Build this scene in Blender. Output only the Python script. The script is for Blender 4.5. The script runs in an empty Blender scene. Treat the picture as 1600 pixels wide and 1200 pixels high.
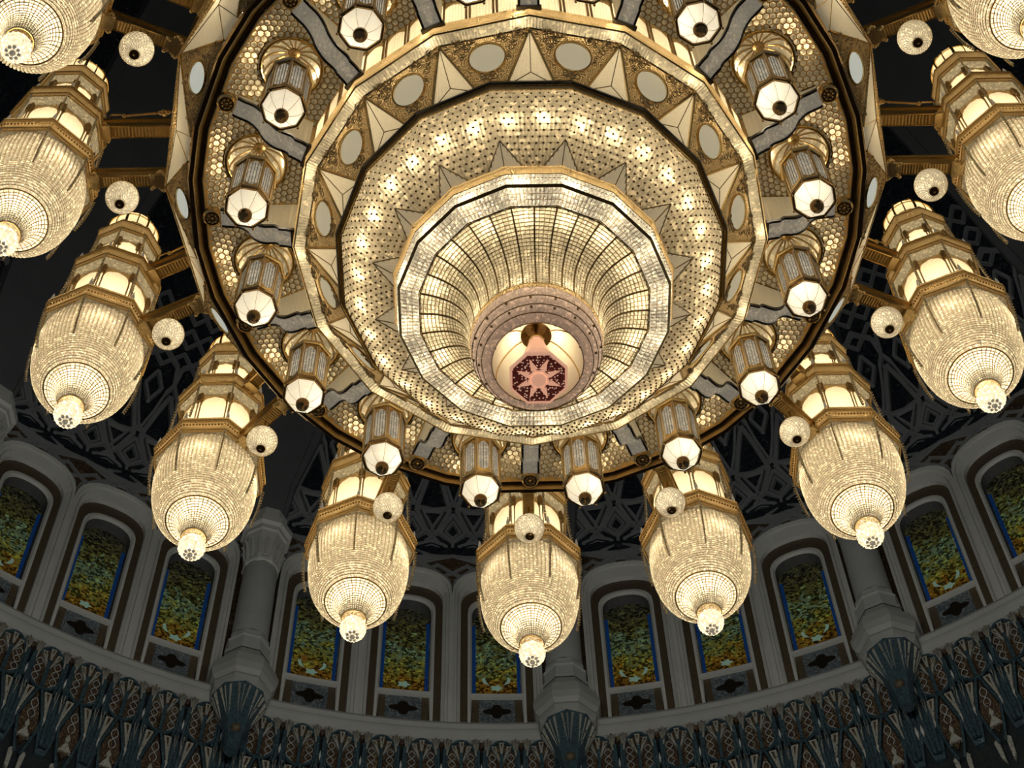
import bpy, math, random
import numpy as np
from mathutils import Vector
random.seed(7); RNG = np.random.default_rng(7)
PI = math.pi
sc = bpy.context.scene
COL = sc.collection

# ------------------------------------------------------------------ camera
F_PX, ELEV, ROLL, AZ, DIST = 3009.25, 1.05601901, 0.0355097549, -0.0284185024, 5.86372473
A0 = -0.04977157103349792            # azimuth of the sector centre facing the camera's far side
T = PI / 8                           # sixteen sectors
cd = bpy.data.cameras.new('camera'); cam = bpy.data.objects.new('camera', cd); COL.objects.link(cam)
cd.sensor_fit = 'HORIZONTAL'; cd.sensor_width = 36.0; cd.lens = F_PX * 36.0 / 1600.0
cd.clip_start = 0.1; cd.clip_end = 200
fw = Vector((math.sin(AZ) * math.cos(ELEV), math.cos(AZ) * math.cos(ELEV), math.sin(ELEV)))
rt = Vector((math.cos(AZ), -math.sin(AZ), 0)); up = rt.cross(fw)
r2 = rt * math.cos(ROLL) + up * math.sin(ROLL) * -1
u2 = rt * math.sin(ROLL) + up * math.cos(ROLL)
from mathutils import Matrix
M = Matrix((r2, u2, -fw)).transposed().to_4x4(); M.translation = Vector((0, -DIST, 0))
cam.matrix_world = M
sc.camera = cam

# ------------------------------------------------------------------ world, exposure
sc.view_settings.view_transform = 'Standard'; sc.view_settings.look = 'None'
sc.view_settings.gamma = 1.0; sc.view_settings.use_curve_mapping = False
sc.view_settings.exposure = 0.0
w = bpy.data.worlds.new('hall_ambient'); sc.world = w; w.use_nodes = True
w.node_tree.nodes['Background'].inputs[0].default_value = (0.92, 0.96, 1.0, 1)
w.node_tree.nodes['Background'].inputs[1].default_value = 0.10
for i in range(-5, 6):                 # unseen spots added above the big lamps in place of the hall's own lighting
    th = A0 + i * T; sd = bpy.data.lights.get('wall_floodlight') or bpy.data.lights.new('wall_floodlight', 'SPOT')
    sd.energy = 230; sd.color = (1.0, 1.0, .93); sd.spot_size = math.radians(125); sd.spot_blend = 1.0; sd.shadow_soft_size = .25
    so = bpy.data.objects.new('wall_floodlight', sd); COL.objects.link(so); so.location = (4.3 * math.sin(th), 4.3 * math.cos(th), 15.6)
    so.rotation_euler = Vector((math.sin(th), math.cos(th), .62)).to_track_quat('-Z', 'Y').to_euler()
cy = sc.cycles
cy.max_bounces = 5; cy.diffuse_bounces = 2; cy.glossy_bounces = 3; cy.transmission_bounces = 3
cy.transparent_max_bounces = 4; cy.sample_clamp_indirect = 3.0; cy.sample_clamp_direct = 0.0
cy.caustics_reflective = False; cy.caustics_refractive = False
POWER = 1.35
LIGHTS = {}
def lamp_light(name, loc, watts, col=(1.0, 0.83, 0.57), rad=0.02, parent=None):
    key = (round(watts, 4), col, rad)
    ld = LIGHTS.get(key)
    if ld is None:
        ld = bpy.data.lights.new('bulb_glow', 'POINT'); ld.energy = watts * POWER; ld.color = col; ld.shadow_soft_size = rad
        LIGHTS[key] = ld
    o = bpy.data.objects.new('bulb_glow', ld); COL.objects.link(o); o.location = loc
    if parent is not None: o.parent = parent
    return o

# ------------------------------------------------------------------ materials
MATS = {}
class N:
    def __init__(s, name):
        s.m = bpy.data.materials.new(name); s.m.use_nodes = True; s.t = s.m.node_tree; s.t.nodes.clear()
        s.out = s.t.nodes.new('ShaderNodeOutputMaterial'); MATS[name] = s.m
    def n(s, typ, ins=None, **kw):
        nd = s.t.nodes.new('ShaderNode' + typ)
        for k, v in kw.items(): setattr(nd, k, v)
        for k, v in (ins or {}).items():
            if isinstance(v, tuple) and len(v) == 2 and hasattr(v[0], 'outputs'): s.t.links.new(v[0].outputs[v[1]], nd.inputs[k])
            elif hasattr(v, 'outputs'): s.t.links.new(v.outputs[0], nd.inputs[k])
            else: nd.inputs[k].default_value = v
        return nd
    def ramp(s, src, stops, interp='LINEAR'):
        r = s.n('ValToRGB', {0: src}); cr = r.color_ramp; cr.interpolation = interp
        while len(cr.elements) < len(stops): cr.elements.new(0.5)
        for e, (p, c) in zip(cr.elements, stops): e.position = p; e.color = (*c, 1)
        return r
    def bump(s, h, strength, dist=0.01):
        return s.n('Bump', {'Height': h, 'Strength': strength, 'Distance': dist})
    def end(s, sh): s.t.links.new(sh.outputs[0], s.out.inputs[0]); return s.m

def facet_normal(N_, scale, amt):
    """normal thrown about from cell to cell, the way cut crystal beads catch light"""
    tc = N_.n('TexCoord')
    v = N_.n('TexVoronoi', {'Vector': (tc, 'Object'), 'Scale': scale})
    sub = N_.n('VectorMath', {0: (v, 'Color'), 1: (0.5, 0.5, 0.5)}, operation='SUBTRACT')
    sc_ = N_.n('VectorMath', {0: sub, 3: amt}, operation='SCALE')
    g = N_.n('NewGeometry')
    ad = N_.n('VectorMath', {0: (g, 'Normal'), 1: sc_}, operation='ADD')
    nm = N_.n('VectorMath', {0: ad}, operation='NORMALIZE')
    return v, nm

def crystal(name, base, trans, mix=0.55, emit=0.0, ecol=(1, .85, .55), scale=45, amt=0.9, rough=0.12, vary=0.5):
    a = N(name); v, nm = facet_normal(a, scale, amt)
    sep = a.n('SeparateColor', {0: (v, 'Color')})
    lo = 1 - vary
    g_ = lambda q: (q, q, q)
    mr = a.ramp((sep, 0), [(0.0, g_(lo)), (.5, g_(lo + .12)), (.86, g_(lo + .25)), (.90, g_(1.0))])
    bm = a.n('VectorMath', {0: base, 3: mr}, operation='SCALE')
    tm = a.n('VectorMath', {0: trans, 3: mr}, operation='SCALE')
    p = a.n('BsdfPrincipled', {'Base Color': bm, 'Roughness': rough, 'Normal': nm, 'IOR': 1.6,
                                 'Specular IOR Level': 0.8, 'Emission Color': (*ecol, 1), 'Emission Strength': emit})
    t = a.n('BsdfTranslucent', {'Color': tm})
    mx = a.n('MixShader', {0: mix, 1: p, 2: t})
    return a.end(mx)

def metal(name, col, rough, bscale=60, bstr=0.15, dark=None):
    a = N(name); tc = a.n('TexCoord'); nz = a.n('TexNoise', {'Vector': (tc, 'Object'), 'Scale': bscale, 'Detail': 3.0})
    b = a.bump(nz, bstr, 0.004)
    c2 = a.ramp(nz, [(0.3, tuple(x * 0.7 for x in col)), (0.7, col)])
    return a.end(a.n('BsdfPrincipled', {'Base Color': c2, 'Metallic': .82, 'Roughness': rough, 'Normal': b}))

def filigree(name, scale=38, emit=0.0, open_=.5):
    a = N(name); tc = a.n('TexCoord')
    nz = a.n('TexNoise', {'Vector': (tc, 'Object'), 'Scale': scale * 0.5, 'Detail': 1.0})
    mv = a.n('VectorMath', {0: (nz, 'Color'), 3: 0.05}, operation='SCALE')
    ad = a.n('VectorMath', {0: (tc, 'Object'), 1: mv}, operation='ADD')
    v = a.n('TexVoronoi', {'Vector': ad, 'Scale': scale}, feature='F1')
    w1 = a.n('Math', {0: (v, 'Distance'), 1: 26.0 }, operation='MULTIPLY')
    w0 = a.n('Math', {0: w1}, operation='SINE'); w2 = a.n('Math', {0: w0, 1: .5, 2: .5}, operation='MULTIPLY_ADD')
    c = a.ramp(w2, [(0.35, (0.02, 0.012, 0.004)), (0.58, (0.95, 0.68, 0.30))])
    b = a.bump(w2, 0.9, 0.012)
    p = a.n('BsdfPrincipled', {'Base Color': c, 'Metallic': 0.5, 'Roughness': 0.3, 'Normal': b})
    hole = a.ramp(w2, [(.15, (open_, open_, open_)), (.5, (.05, .05, .05))])
    t = a.n('BsdfTranslucent', {'Color': (1.0, .74, .38, 1)})
    return a.end(a.n('MixShader', {0: hole, 1: p, 2: t}))

def plain(name, col, rough=0.6, emit=0.0, ecol=None, nscale=6, var=0.12, bump=0.0, bscale=40, spec=0.5):
    a = N(name); tc = a.n('TexCoord'); nz = a.n('TexNoise', {'Vector': (tc, 'Object'), 'Scale': nscale, 'Detail': 4.0})
    c = a.ramp(nz, [(0.3, tuple(x * (1 - var) for x in col)), (0.7, tuple(min(1, x * (1 + var)) for x in col))])
    ins = {'Base Color': c, 'Roughness': rough, 'Specular IOR Level': spec}
    if emit: ins['Emission Color'] = (*(ecol or col), 1); ins['Emission Strength'] = emit
    if bump: ins['Normal'] = a.bump(a.n('TexNoise', {'Vector': (tc, 'Object'), 'Scale': bscale, 'Detail': 4.0}), bump, 0.01)
    return a.end(a.n('BsdfPrincipled', ins))

def shade(name, base, trans, emit=0.0, ecol=(1, .9, .7), mix=0.6, nscale=30, var=0.08):
    a = N(name); tc = a.n('TexCoord'); nz = a.n('TexNoise', {'Vector': (tc, 'Object'), 'Scale': nscale, 'Detail': 4.0})
    mr = a.n('MapRange', {0: nz, 1: .3, 2: .7, 3: 1 - var, 4: 1.0})
    tm = a.n('VectorMath', {0: trans, 3: mr}, operation='SCALE')
    bm = a.n('VectorMath', {0: base, 3: mr}, operation='SCALE')
    p = a.n('BsdfPrincipled', {'Base Color': bm, 'Roughness': 0.35, 'Emission Color': (*ecol, 1), 'Emission Strength': emit})
    t = a.n('BsdfTranslucent', {'Color': tm})
    return a.end(a.n('MixShader', {0: mix, 1: p, 2: t}))

GOLD = metal('gold', (0.86, 0.60, 0.24), 0.22)
GOLD2 = metal('pale_gold', (0.90, 0.70, 0.38), 0.3)
BRONZE = metal('dark_bronze', (0.30, 0.19, 0.08), 0.14, 20, 0.05)
WIRE = metal('gilt_wire', (0.45, 0.30, 0.12), 0.35)
BLACK = plain('dark_edge', (0.02, 0.015, 0.01), 0.3)
RINGGOLD = plain('satin_gilding', (.88, .60, .24), .35, nscale=20)
for n__ in RINGGOLD.node_tree.nodes:
    if n__.type == 'BSDF_PRINCIPLED': n__.inputs['Metallic'].default_value = .55
FILI = filigree('gold_filigree', 22, open_=.30)
FILI2 = filigree('fine_gold_filigree', 34, open_=.6)
CRY_LAMP = crystal('lamp_crystal', (.90, .82, .66), (1.0, .90, .70), 0.6, 0.08, scale=48, vary=.6)
CRY_FUN = crystal('funnel_crystal', (.90, .84, .68), (1.0, .92, .74), 0.65, 0.08, scale=50, vary=.5)
CRY_BOWL = crystal('bowl_crystal', (.80, .72, .52), (.98, .86, .62), 0.5, 0.05, scale=34, vary=.6)
CRY_RIB = crystal('ribbed_bowl_crystal', (.85, .77, .56), (1.0, .90, .66), 0.6, 0.05, scale=42, vary=.5)
CRY_HON = crystal('honeycomb_crystal', (.88, .80, .60), (1.0, .90, .66), 0.55, 0.12, scale=22, amt=.5)
CRY_ROD = crystal('rod_crystal', (.80, .74, .58), (.95, .86, .64), 0.45, 0.10, scale=50, amt=.8)
CRY_CLEAR = crystal('clear_crystal', (.95, .90, .80), (1.0, .94, .80), 0.5, 0.22, (1, .90, .72), scale=60, amt=1.3, rough=.05, vary=.7)
CRY_PINK = crystal('rosy_crystal', (.85, .68, .58), (.95, .76, .64), 0.45, 0.13, (1, .8, .66), scale=60, amt=.9)
CRY_COOL = crystal('lantern_crystal', (.78, .74, .64), (.90, .86, .74), 0.35, 0.20, (1, .90, .72), scale=60, amt=.8)
CREAM = shade('cream_glass', (.88, .82, .66), (1, .90, .68), 0.22, (1, .86, .58), .6)
WHITE = shade('white_lantern_glass', (.9, .88, .8), (1, .95, .84), 0.45, (1, .93, .76), .6)
ALAB = shade('alabaster', (.80, .80, .66), (.9, .9, .78), 0.54, (1, .94, .68), .5, 40, .15)  # glow put into the discs; the filigree panel blocks light from behind
ALAB2 = shade('milky_disc', (.80, .86, .80), (.9, .95, .9), 0.75, (.93, 1, .92), .5, 40, .08)  # outer discs carry a painted glow too
PANE_T = shade('small_star_glass', (.80, .72, .54), (.95, .86, .64), 0.34, (1, .84, .56), .45, 60, .12)  # glow painted in, as the bowl behind blocks the backlight
PANE_S = shade('star_glass', (.80, .74, .58), (.95, .86, .64), 0.18, (1, .86, .6), .45, 60, .12)
COPPER = plain('rose_copper', (.95, .60, .44), .3, 0.55, (1, .50, .32))  # emission painted into the copper so the pendant looks lit
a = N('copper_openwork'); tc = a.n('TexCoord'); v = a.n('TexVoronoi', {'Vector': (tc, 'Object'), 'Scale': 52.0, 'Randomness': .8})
c = a.ramp((v, 'Distance'), [(.20, (.95, .60, .42)), (.34, (.10, .02, .015)), (1, (.05, .008, .006))])  # bright spots painted as light showing through the openwork
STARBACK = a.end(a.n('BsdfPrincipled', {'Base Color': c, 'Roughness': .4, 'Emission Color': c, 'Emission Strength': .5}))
STONE = plain('grey_stone', (.42, .43, .42), .7, nscale=2, var=.08, bump=.15)
STONE2 = plain('pale_moulding', (.62, .62, .58), .6, nscale=2, var=.06)
CORN = plain('cornice_stone', (.34, .345, .33), .65, nscale=2, var=.08)
DOME = plain('dark_plaster', (.15, .16, .165), .8, nscale=1.5, var=.1)
STRAP = plain('strapwork', (.29, .305, .31), .7, nscale=3, var=.1)
BLUE = plain('blue_glass_edge', (.015, .07, .26), .3, .03, (.03, .2, .8))
def _t(): pass
def tile(name, stops, scale, sc2=None):
    a = N(name); tc = a.n('TexCoord'); nz = a.n('TexNoise', {'Vector': (tc, 'Object'), 'Scale': scale, 'Detail': 1.5, 'Distortion': 1.8})
    m_ = a.n('Math', {0: nz, 1: 5.0}, operation='MULTIPLY'); fr = a.n('Math', {0: m_}, operation='FRACT')
    c = a.ramp(fr, stops, 'CONSTANT')
    return a.end(a.n('BsdfPrincipled', {'Base Color': c, 'Roughness': .45}))
TILE_BLUE = tile('blue_floral_tile', [(0, (.012, .018, .028)), (.5, (.02, .03, .045)), (.80, (.14, .16, .17)), (.86, (.035, .022, .014))], 4)
TILE_BROWN = tile('brown_floral_tile', [(0, (.05, .03, .02)), (.5, (.09, .055, .025)), (.78, (.30, .22, .12)), (.88, (.05, .03, .02))], 7)
TILE_TEAL = tile('teal_tile', [(0, (.03, .055, .07)), (.6, (.045, .09, .11)), (.86, (.16, .22, .23)), (.93, (.04, .07, .09))], 9)
TILE_WHITE = tile('white_fan_tile', [(0, (.40, .39, .33)), (.62, (.44, .43, .37)), (.80, (.06, .06, .05)), (.93, (.40, .39, .33))], 9)
TILE_FLOR = tile('grey_floral_tile', [(0, (.08, .10, .11)), (.45, (.16, .19, .20)), (.7, (.30, .33, .33)), (.85, (.10, .12, .14))], 7)
TILE_DARK = tile('dark_frieze_tile', [(0, (.012, .018, .022)), (.6, (.02, .03, .035)), (.85, (.05, .035, .02)), (.93, (.015, .02, .025))], 8)
BAND = tile('brown_band', [(0, (.10, .075, .045)), (.5, (.12, .09, .05)), (.85, (.04, .03, .02)), (.95, (.11, .08, .05))], 8)
a = N('stained_glass'); tc = a.n('TexCoord'); sz = a.n('SeparateXYZ', {0: (tc, 'Object')})
v = a.n('TexVoronoi', {'Vector': (tc, 'Object'), 'Scale': 26.0, 'Randomness': 1.0}); sep = a.n('SeparateColor', {0: (v, 'Color')})
nz = a.n('TexNoise', {'Vector': (tc, 'Object'), 'Scale': 7.0, 'Detail': 4.0, 'Distortion': .6})
hz = a.n('MapRange', {0: (sz, 2), 1: 22.95, 2: 25.2, 3: 0.0, 4: 1.0})
j_ = a.n('Math', {0: nz, 1: 0.9}, operation='MULTIPLY'); j2 = a.n('Math', {0: j_, 1: 0.45}, operation='SUBTRACT'); h2 = a.n('Math', {0: hz, 1: j2}, operation='ADD')
base_ = a.ramp(h2, [(0, (.060, .030, .005)), (.18, (.13, .065, .008)), (.32, (.13, .115, .02)), (.46, (.085, .10, .03)), (.56, (.085, .13, .08)), (.66, (.06, .06, .015)), (.85, (.04, .037, .016)), (1, (.02, .02, .012))])
dk = a.ramp((sep, 0), [(0, (.18, .18, .18)), (.35, (.8, .8, .8)), (.75, (1.1, 1.1, 1.1)), (.92, (1.7, 1.9, 1.4))], 'CONSTANT')
mx = a.n('VectorMath', {0: base_, 1: dk}, operation='MULTIPLY')
pr = a.n('BsdfPrincipled', {'Roughness': .2, 'Emission Strength': .42, 'Base Color': mx, 'Emission Color': mx})
GLASS = a.end(pr)
REVEAL = plain('dark_reveal', (.10, .10, .10), .8)  # dark colour carries the shade inside the window recess
PETAL = plain('pale_green_glass', (.25, .36, .26), .3, .13, (.45, .75, .6))

# ------------------------------------------------------------------ mesh builder
def rv(v): return np.asarray(v, float)
class MB:
    def __init__(s): s.v = []; s.f = []; s.n = 0
    def add(s, verts, faces):
        verts = np.asarray(verts, float).reshape(-1, 3)
        s.v.append(verts); o = s.n
        s.f.extend([tuple(int(i) + o for i in f) for f in faces]); s.n += len(verts); return s
    def box(s, c, size, rot=None):
        hx, hy, hz = [x / 2 for x in size]
        v = np.array([(x, y, z) for x in (-hx, hx) for y in (-hy, hy) for z in (-hz, hz)])
        if rot is not None: v = v @ np.asarray(rot).T
        return s.add(v + rv(c), [(0, 1, 3, 2), (4, 6, 7, 5), (0, 4, 5, 1), (2, 3, 7, 6), (0, 2, 6, 4), (1, 5, 7, 3)])
    def grid(s, P, closed_u=False, closed_v=False):
        nu, nv = P.shape[:2]; f = []
        for i in range(nu if closed_u else nu - 1):
            i2 = (i + 1) % nu
            for j in range(nv if closed_v else nv - 1):
                j2 = (j + 1) % nv
                f.append((i * nv + j, i2 * nv + j, i2 * nv + j2, i * nv + j2))
        return s.add(P.reshape(-1, 3), f)
    def lathe(s, prof, n, ph=0.0, c=(0, 0), cap=False, closed_v=False):
        th = ph + np.arange(n) * 2 * PI / n; pr = rv(prof)
        P = np.stack([c[0] + pr[None, :, 0] * np.sin(th)[:, None], c[1] + pr[None, :, 0] * np.cos(th)[:, None], np.broadcast_to(pr[None, :, 1], (n, len(pr)))], -1)
        s.grid(P, True, closed_v)
        if cap:
            base = s.n - n * len(pr); m = len(pr)
            s.f.append(tuple(base + i * m for i in range(n))); s.f.append(tuple(base + i * m + m - 1 for i in reversed(range(n))))
        return s
    def tube(s, pts, r, n=6, closed=False, cap=True):
        p = rv(pts); m = len(p); r = np.broadcast_to(r, (m,))
        if closed: tg = np.roll(p, -1, 0) - np.roll(p, 1, 0)
        else: tg = np.gradient(p, axis=0)
        tg /= np.linalg.norm(tg, axis=1)[:, None] + 1e-12
        ref = np.array([0, 0, 1.0]) if abs(tg[:, 2]).mean() < .8 else np.array([1.0, 0, 0])
        x = np.cross(tg, ref); x /= np.linalg.norm(x, axis=1)[:, None] + 1e-12; y = np.cross(tg, x)
        a_ = np.arange(n) * 2 * PI / n + PI / n
        P = p[:, None] + r[:, None, None] * (np.cos(a_)[None, :, None] * x[:, None] + np.sin(a_)[None, :, None] * y[:, None])
        b = s.n; s.grid(P, closed, True)
        if cap and not closed:
            s.f.append(tuple(b + i for i in reversed(range(n)))); s.f.append(tuple(b + (m - 1) * n + i for i in range(n)))
        return s
    def strip(s, pts, wvec, nvec, w, t):
        """bar of rectangular section along pts; wvec sideways, nvec thickness direction"""
        p = rv(pts); W = np.broadcast_to(rv(wvec), p.shape) * (w / 2 if np.isscalar(w) else rv(w)[:, None] / 2); Nn = np.broadcast_to(rv(nvec), p.shape) * t
        P = np.stack([p - W, p + W, p + W + Nn, p - W + Nn], 1); b = s.n; m = len(p); s.grid(P, False, True)
        s.f.append((b + 3, b + 2, b + 1, b)); s.f.append(tuple(b + (m - 1) * 4 + i for i in range(4))); return s
    def ball(s, c, r, nu=10, nv=6, sz=1.0):
        th = np.arange(nu) * 2 * PI / nu; ph = np.linspace(0, PI, nv + 1)[1:-1]
        P = np.stack([np.sin(ph)[None] * np.sin(th)[:, None], np.sin(ph)[None] * np.cos(th)[:, None], np.broadcast_to(np.cos(ph)[None] * sz, (nu, nv - 1))], -1) * r + rv(c)
        b = s.n; s.grid(P, True); m = nv - 1
        s.add([rv(c) + (0, 0, r * sz), rv(c) - (0, 0, r * sz)], []); t_, d_ = s.n - 2, s.n - 1
        for i in range(nu):
            j = (i + 1) % nu; s.f.append((t_, b + j * m, b + i * m)); s.f.append((d_, b + i * m + m - 1, b + j * m + m - 1))
        return s
    def build(s, name, mat, parent=None, smooth=False, bevel=0.0):
        me = bpy.data.meshes.new(name); V = np.concatenate(s.v) if s.v else np.zeros((0, 3))
        me.from_pydata(V.tolist(), [], s.f); me.update()
        for m_ in (mat if isinstance(mat, (list, tuple)) else [mat]): me.materials.append(m_)
        if smooth: me.polygons.foreach_set('use_smooth', [True] * len(me.polygons))
        o = bpy.data.objects.new(name, me); COL.objects.link(o)
        if parent is not None: o.parent = parent
        if bevel:
            b = o.modifiers.new('bevel', 'BEVEL'); b.width = bevel; b.segments = 2; b.limit_method = 'ANGLE'
        return o

def resample(prof, n):
    p = rv(prof); d = np.r_[0, np.cumsum(np.hypot(*np.diff(p, axis=0).T))]; t_ = np.linspace(0, d[-1], n)
    return np.stack([np.interp(t_, d, p[:, 0]), np.interp(t_, d, p[:, 1])], -1)
def smoothp(prof, n):
    """Catmull-Rom through the profile points"""
    p = rv(prof); p = np.vstack([2 * p[0] - p[1], p, 2 * p[-1] - p[-2]]); out = []
    for i in range(1, len(p) - 2):
        for t_ in np.linspace(0, 1, 8, endpoint=False):
            a_, b_, c_, d_ = p[i - 1], p[i], p[i + 1], p[i + 2]
            out.append(.5 * ((2 * b_) + (c_ - a_) * t_ + (2 * a_ - 5 * b_ + 4 * c_ - d_) * t_ ** 2 + (3 * b_ - a_ - 3 * c_ + d_) * t_ ** 3))
    out.append(p[-2]); return resample(out, n)
def skin(mb, prof, sides, ph, nu, nv, hu=0.006, hv=None, c=(0, 0), stag=False, ang=None):
    """surface of revolution (sides=0 round, else polygon with a corner at ph) cut into nu x nv faceted beads"""
    pr = resample(prof, 2 * nv + 1); U = 2 * nu
    th = ph + np.arange(U) * 2 * PI / U
    if sides:
        per = 2 * PI / sides; loc = (th - ph) % per - per / 2; rf = math.cos(per / 2) / np.cos(loc)
    else: rf = np.ones(U)
    tg = np.gradient(pr, axis=0); tg /= np.linalg.norm(tg, axis=1)[:, None]; nr = np.stack([tg[:, 1], -tg[:, 0]], -1)
    if abs(nr[:, 0].sum()) > .2 * len(nr):
        if nr[:, 0].sum() < 0: nr = -nr
    elif nr[:, 1].sum() > 0: nr = -nr
    bu = (np.arange(U) % 2)[:, None].astype(float); bv = (np.arange(2 * nv + 1) % 2)[None, :].astype(float)
    if hv is None: h = hu * bu * np.ones_like(bv)
    else: h = hu * bu * bv if not stag else hu * ((bu + bv + (np.arange(2 * nv + 1) // 2)[None, :]) % 2)
    R = pr[None, :, 0] * rf[:, None] + nr[None, :, 0] * h; H = pr[None, :, 1] + nr[None, :, 1] * h
    P = np.stack([c[0] + R * np.sin(th)[:, None], c[1] + R * np.cos(th)[:, None], H], -1)
    mb.grid(P, True); return mb
def rings(mb, prof, n_r, sides, ph, r, nseg=64, c=(0, 0), ends=True):
    pr = resample(prof, n_r)
    for k_, (R_, H_) in enumerate(pr):
        if not ends and k_ in (0, n_r - 1): continue
        th = ph + np.arange(nseg) * 2 * PI / nseg; rf = 1.0
        if sides:
            per = 2 * PI / sides; loc = (th - ph) % per - per / 2; rf = math.cos(per / 2) / np.cos(loc)
        mb.tube(np.stack([c[0] + R_ * rf * np.sin(th), c[1] + R_ * rf * np.cos(th), np.full(nseg, H_)], -1), r, 3, True)
def meridians(mb, prof, n, sides, ph, r, c=(0, 0), npt=10, nt=4):
    pr = resample(prof, npt)
    for i in range(n):
        th = ph + i * 2 * PI / n; rf = 1.0
        if sides:
            per = 2 * PI / sides; loc = (th - ph) % per - per / 2; rf = math.cos(per / 2) / math.cos(loc)
        mb.tube(np.stack([c[0] + pr[:, 0] * rf * math.sin(th), c[1] + pr[:, 0] * rf * math.cos(th), pr[:, 1]], -1), r, nt)

def thing(name, label=None, cat=None, loc=(0, 0, 0), rz=0.0, group=None):
    o = bpy.data.objects.new(name, None); COL.objects.link(o); o.location = loc; o.rotation_euler = (0, 0, rz); o.empty_display_size = .1
    if label: o['label'] = label
    if cat: o['category'] = cat
    if group: o['group'] = group
    return o
def copy_tree(o, parent=None):
    c = o.copy(); COL.objects.link(c)
    if parent is not None: c.parent = parent
    for ch in list(o.children): copy_tree(ch, c)
    return c
def turned(o, k, parent=None):
    c = copy_tree(o, parent if parent is not None else o.parent); c.rotation_euler = (0, 0, -k * T); return c
def sector(objs, n=16):
    for o in objs:
        for k in range(1, n): turned(o, k)

# =================================================================== the hall behind (structure)
def wp(k, R, H):                       # wall point: sector coordinate k, radius, height
    th = A0 + k * T; return (R * math.sin(th), R * math.cos(th), H)
RW = 12.5
KM = 1.0 / (T * RW)                    # k per metre of arc
def arch(w, bot, top, rise=None, n=7):
    """half-width w, pointed flattened arch; list of (x, H) going from bottom left over the top to bottom right"""
    rise = rise or w * 1.0; s_ = top - rise
    pts = [(-w, bot)] + [(-w, bot + (s_ - bot) * i / 4) for i in range(1, 4)]
    for t_ in np.linspace(0, 1, n):
        an = t_ * PI / 2; pts.append((-w * math.cos(an) ** .8 if t_ < 1 else 0.0, s_ + rise * (math.sin(an) ** .82 * .93 + .07 * t_)))
    return pts + [(-x, h) for x, h in reversed(pts[:-1])]
def wall_loop(mb, kc, loops, Rs, close_bottom=False):
    """join successive outlines (same number of points), each at its own radius"""
    P = np.array([[wp(kc + x * KM, R, h) for x, h in lp] for lp, R in zip(loops, Rs)])
    mb.grid(P, False, close_bottom)
KB = [-2.335, -1.340, -0.345, 0.650, 1.645, 2.640]           # bay centres
KCOL = [-1.8375, -0.8425, 0.1525, 1.1475, 2.1425]              # columns between bays
PITCH = 0.285
def rect_loop(hw, bot, top, n):
    """outline of the wall cell with as many points as an arch outline"""
    lp = arch(hw, bot, top - .01, .02, 7); out = []
    m = len(lp)
    for i, (x, h) in enumerate(lp):
        if i < 4: out.append((-hw, bot + (top - bot) * i / 4))
        elif i > m - 5: out.append((hw, bot + (top - bot) * (m - 1 - i) / 4))
        else: out.append((-hw + 2 * hw * (i - 4) / (m - 9), top))
    return out
WIN_W, TOPH = 0.70, 26.62
n_ = 0
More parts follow.
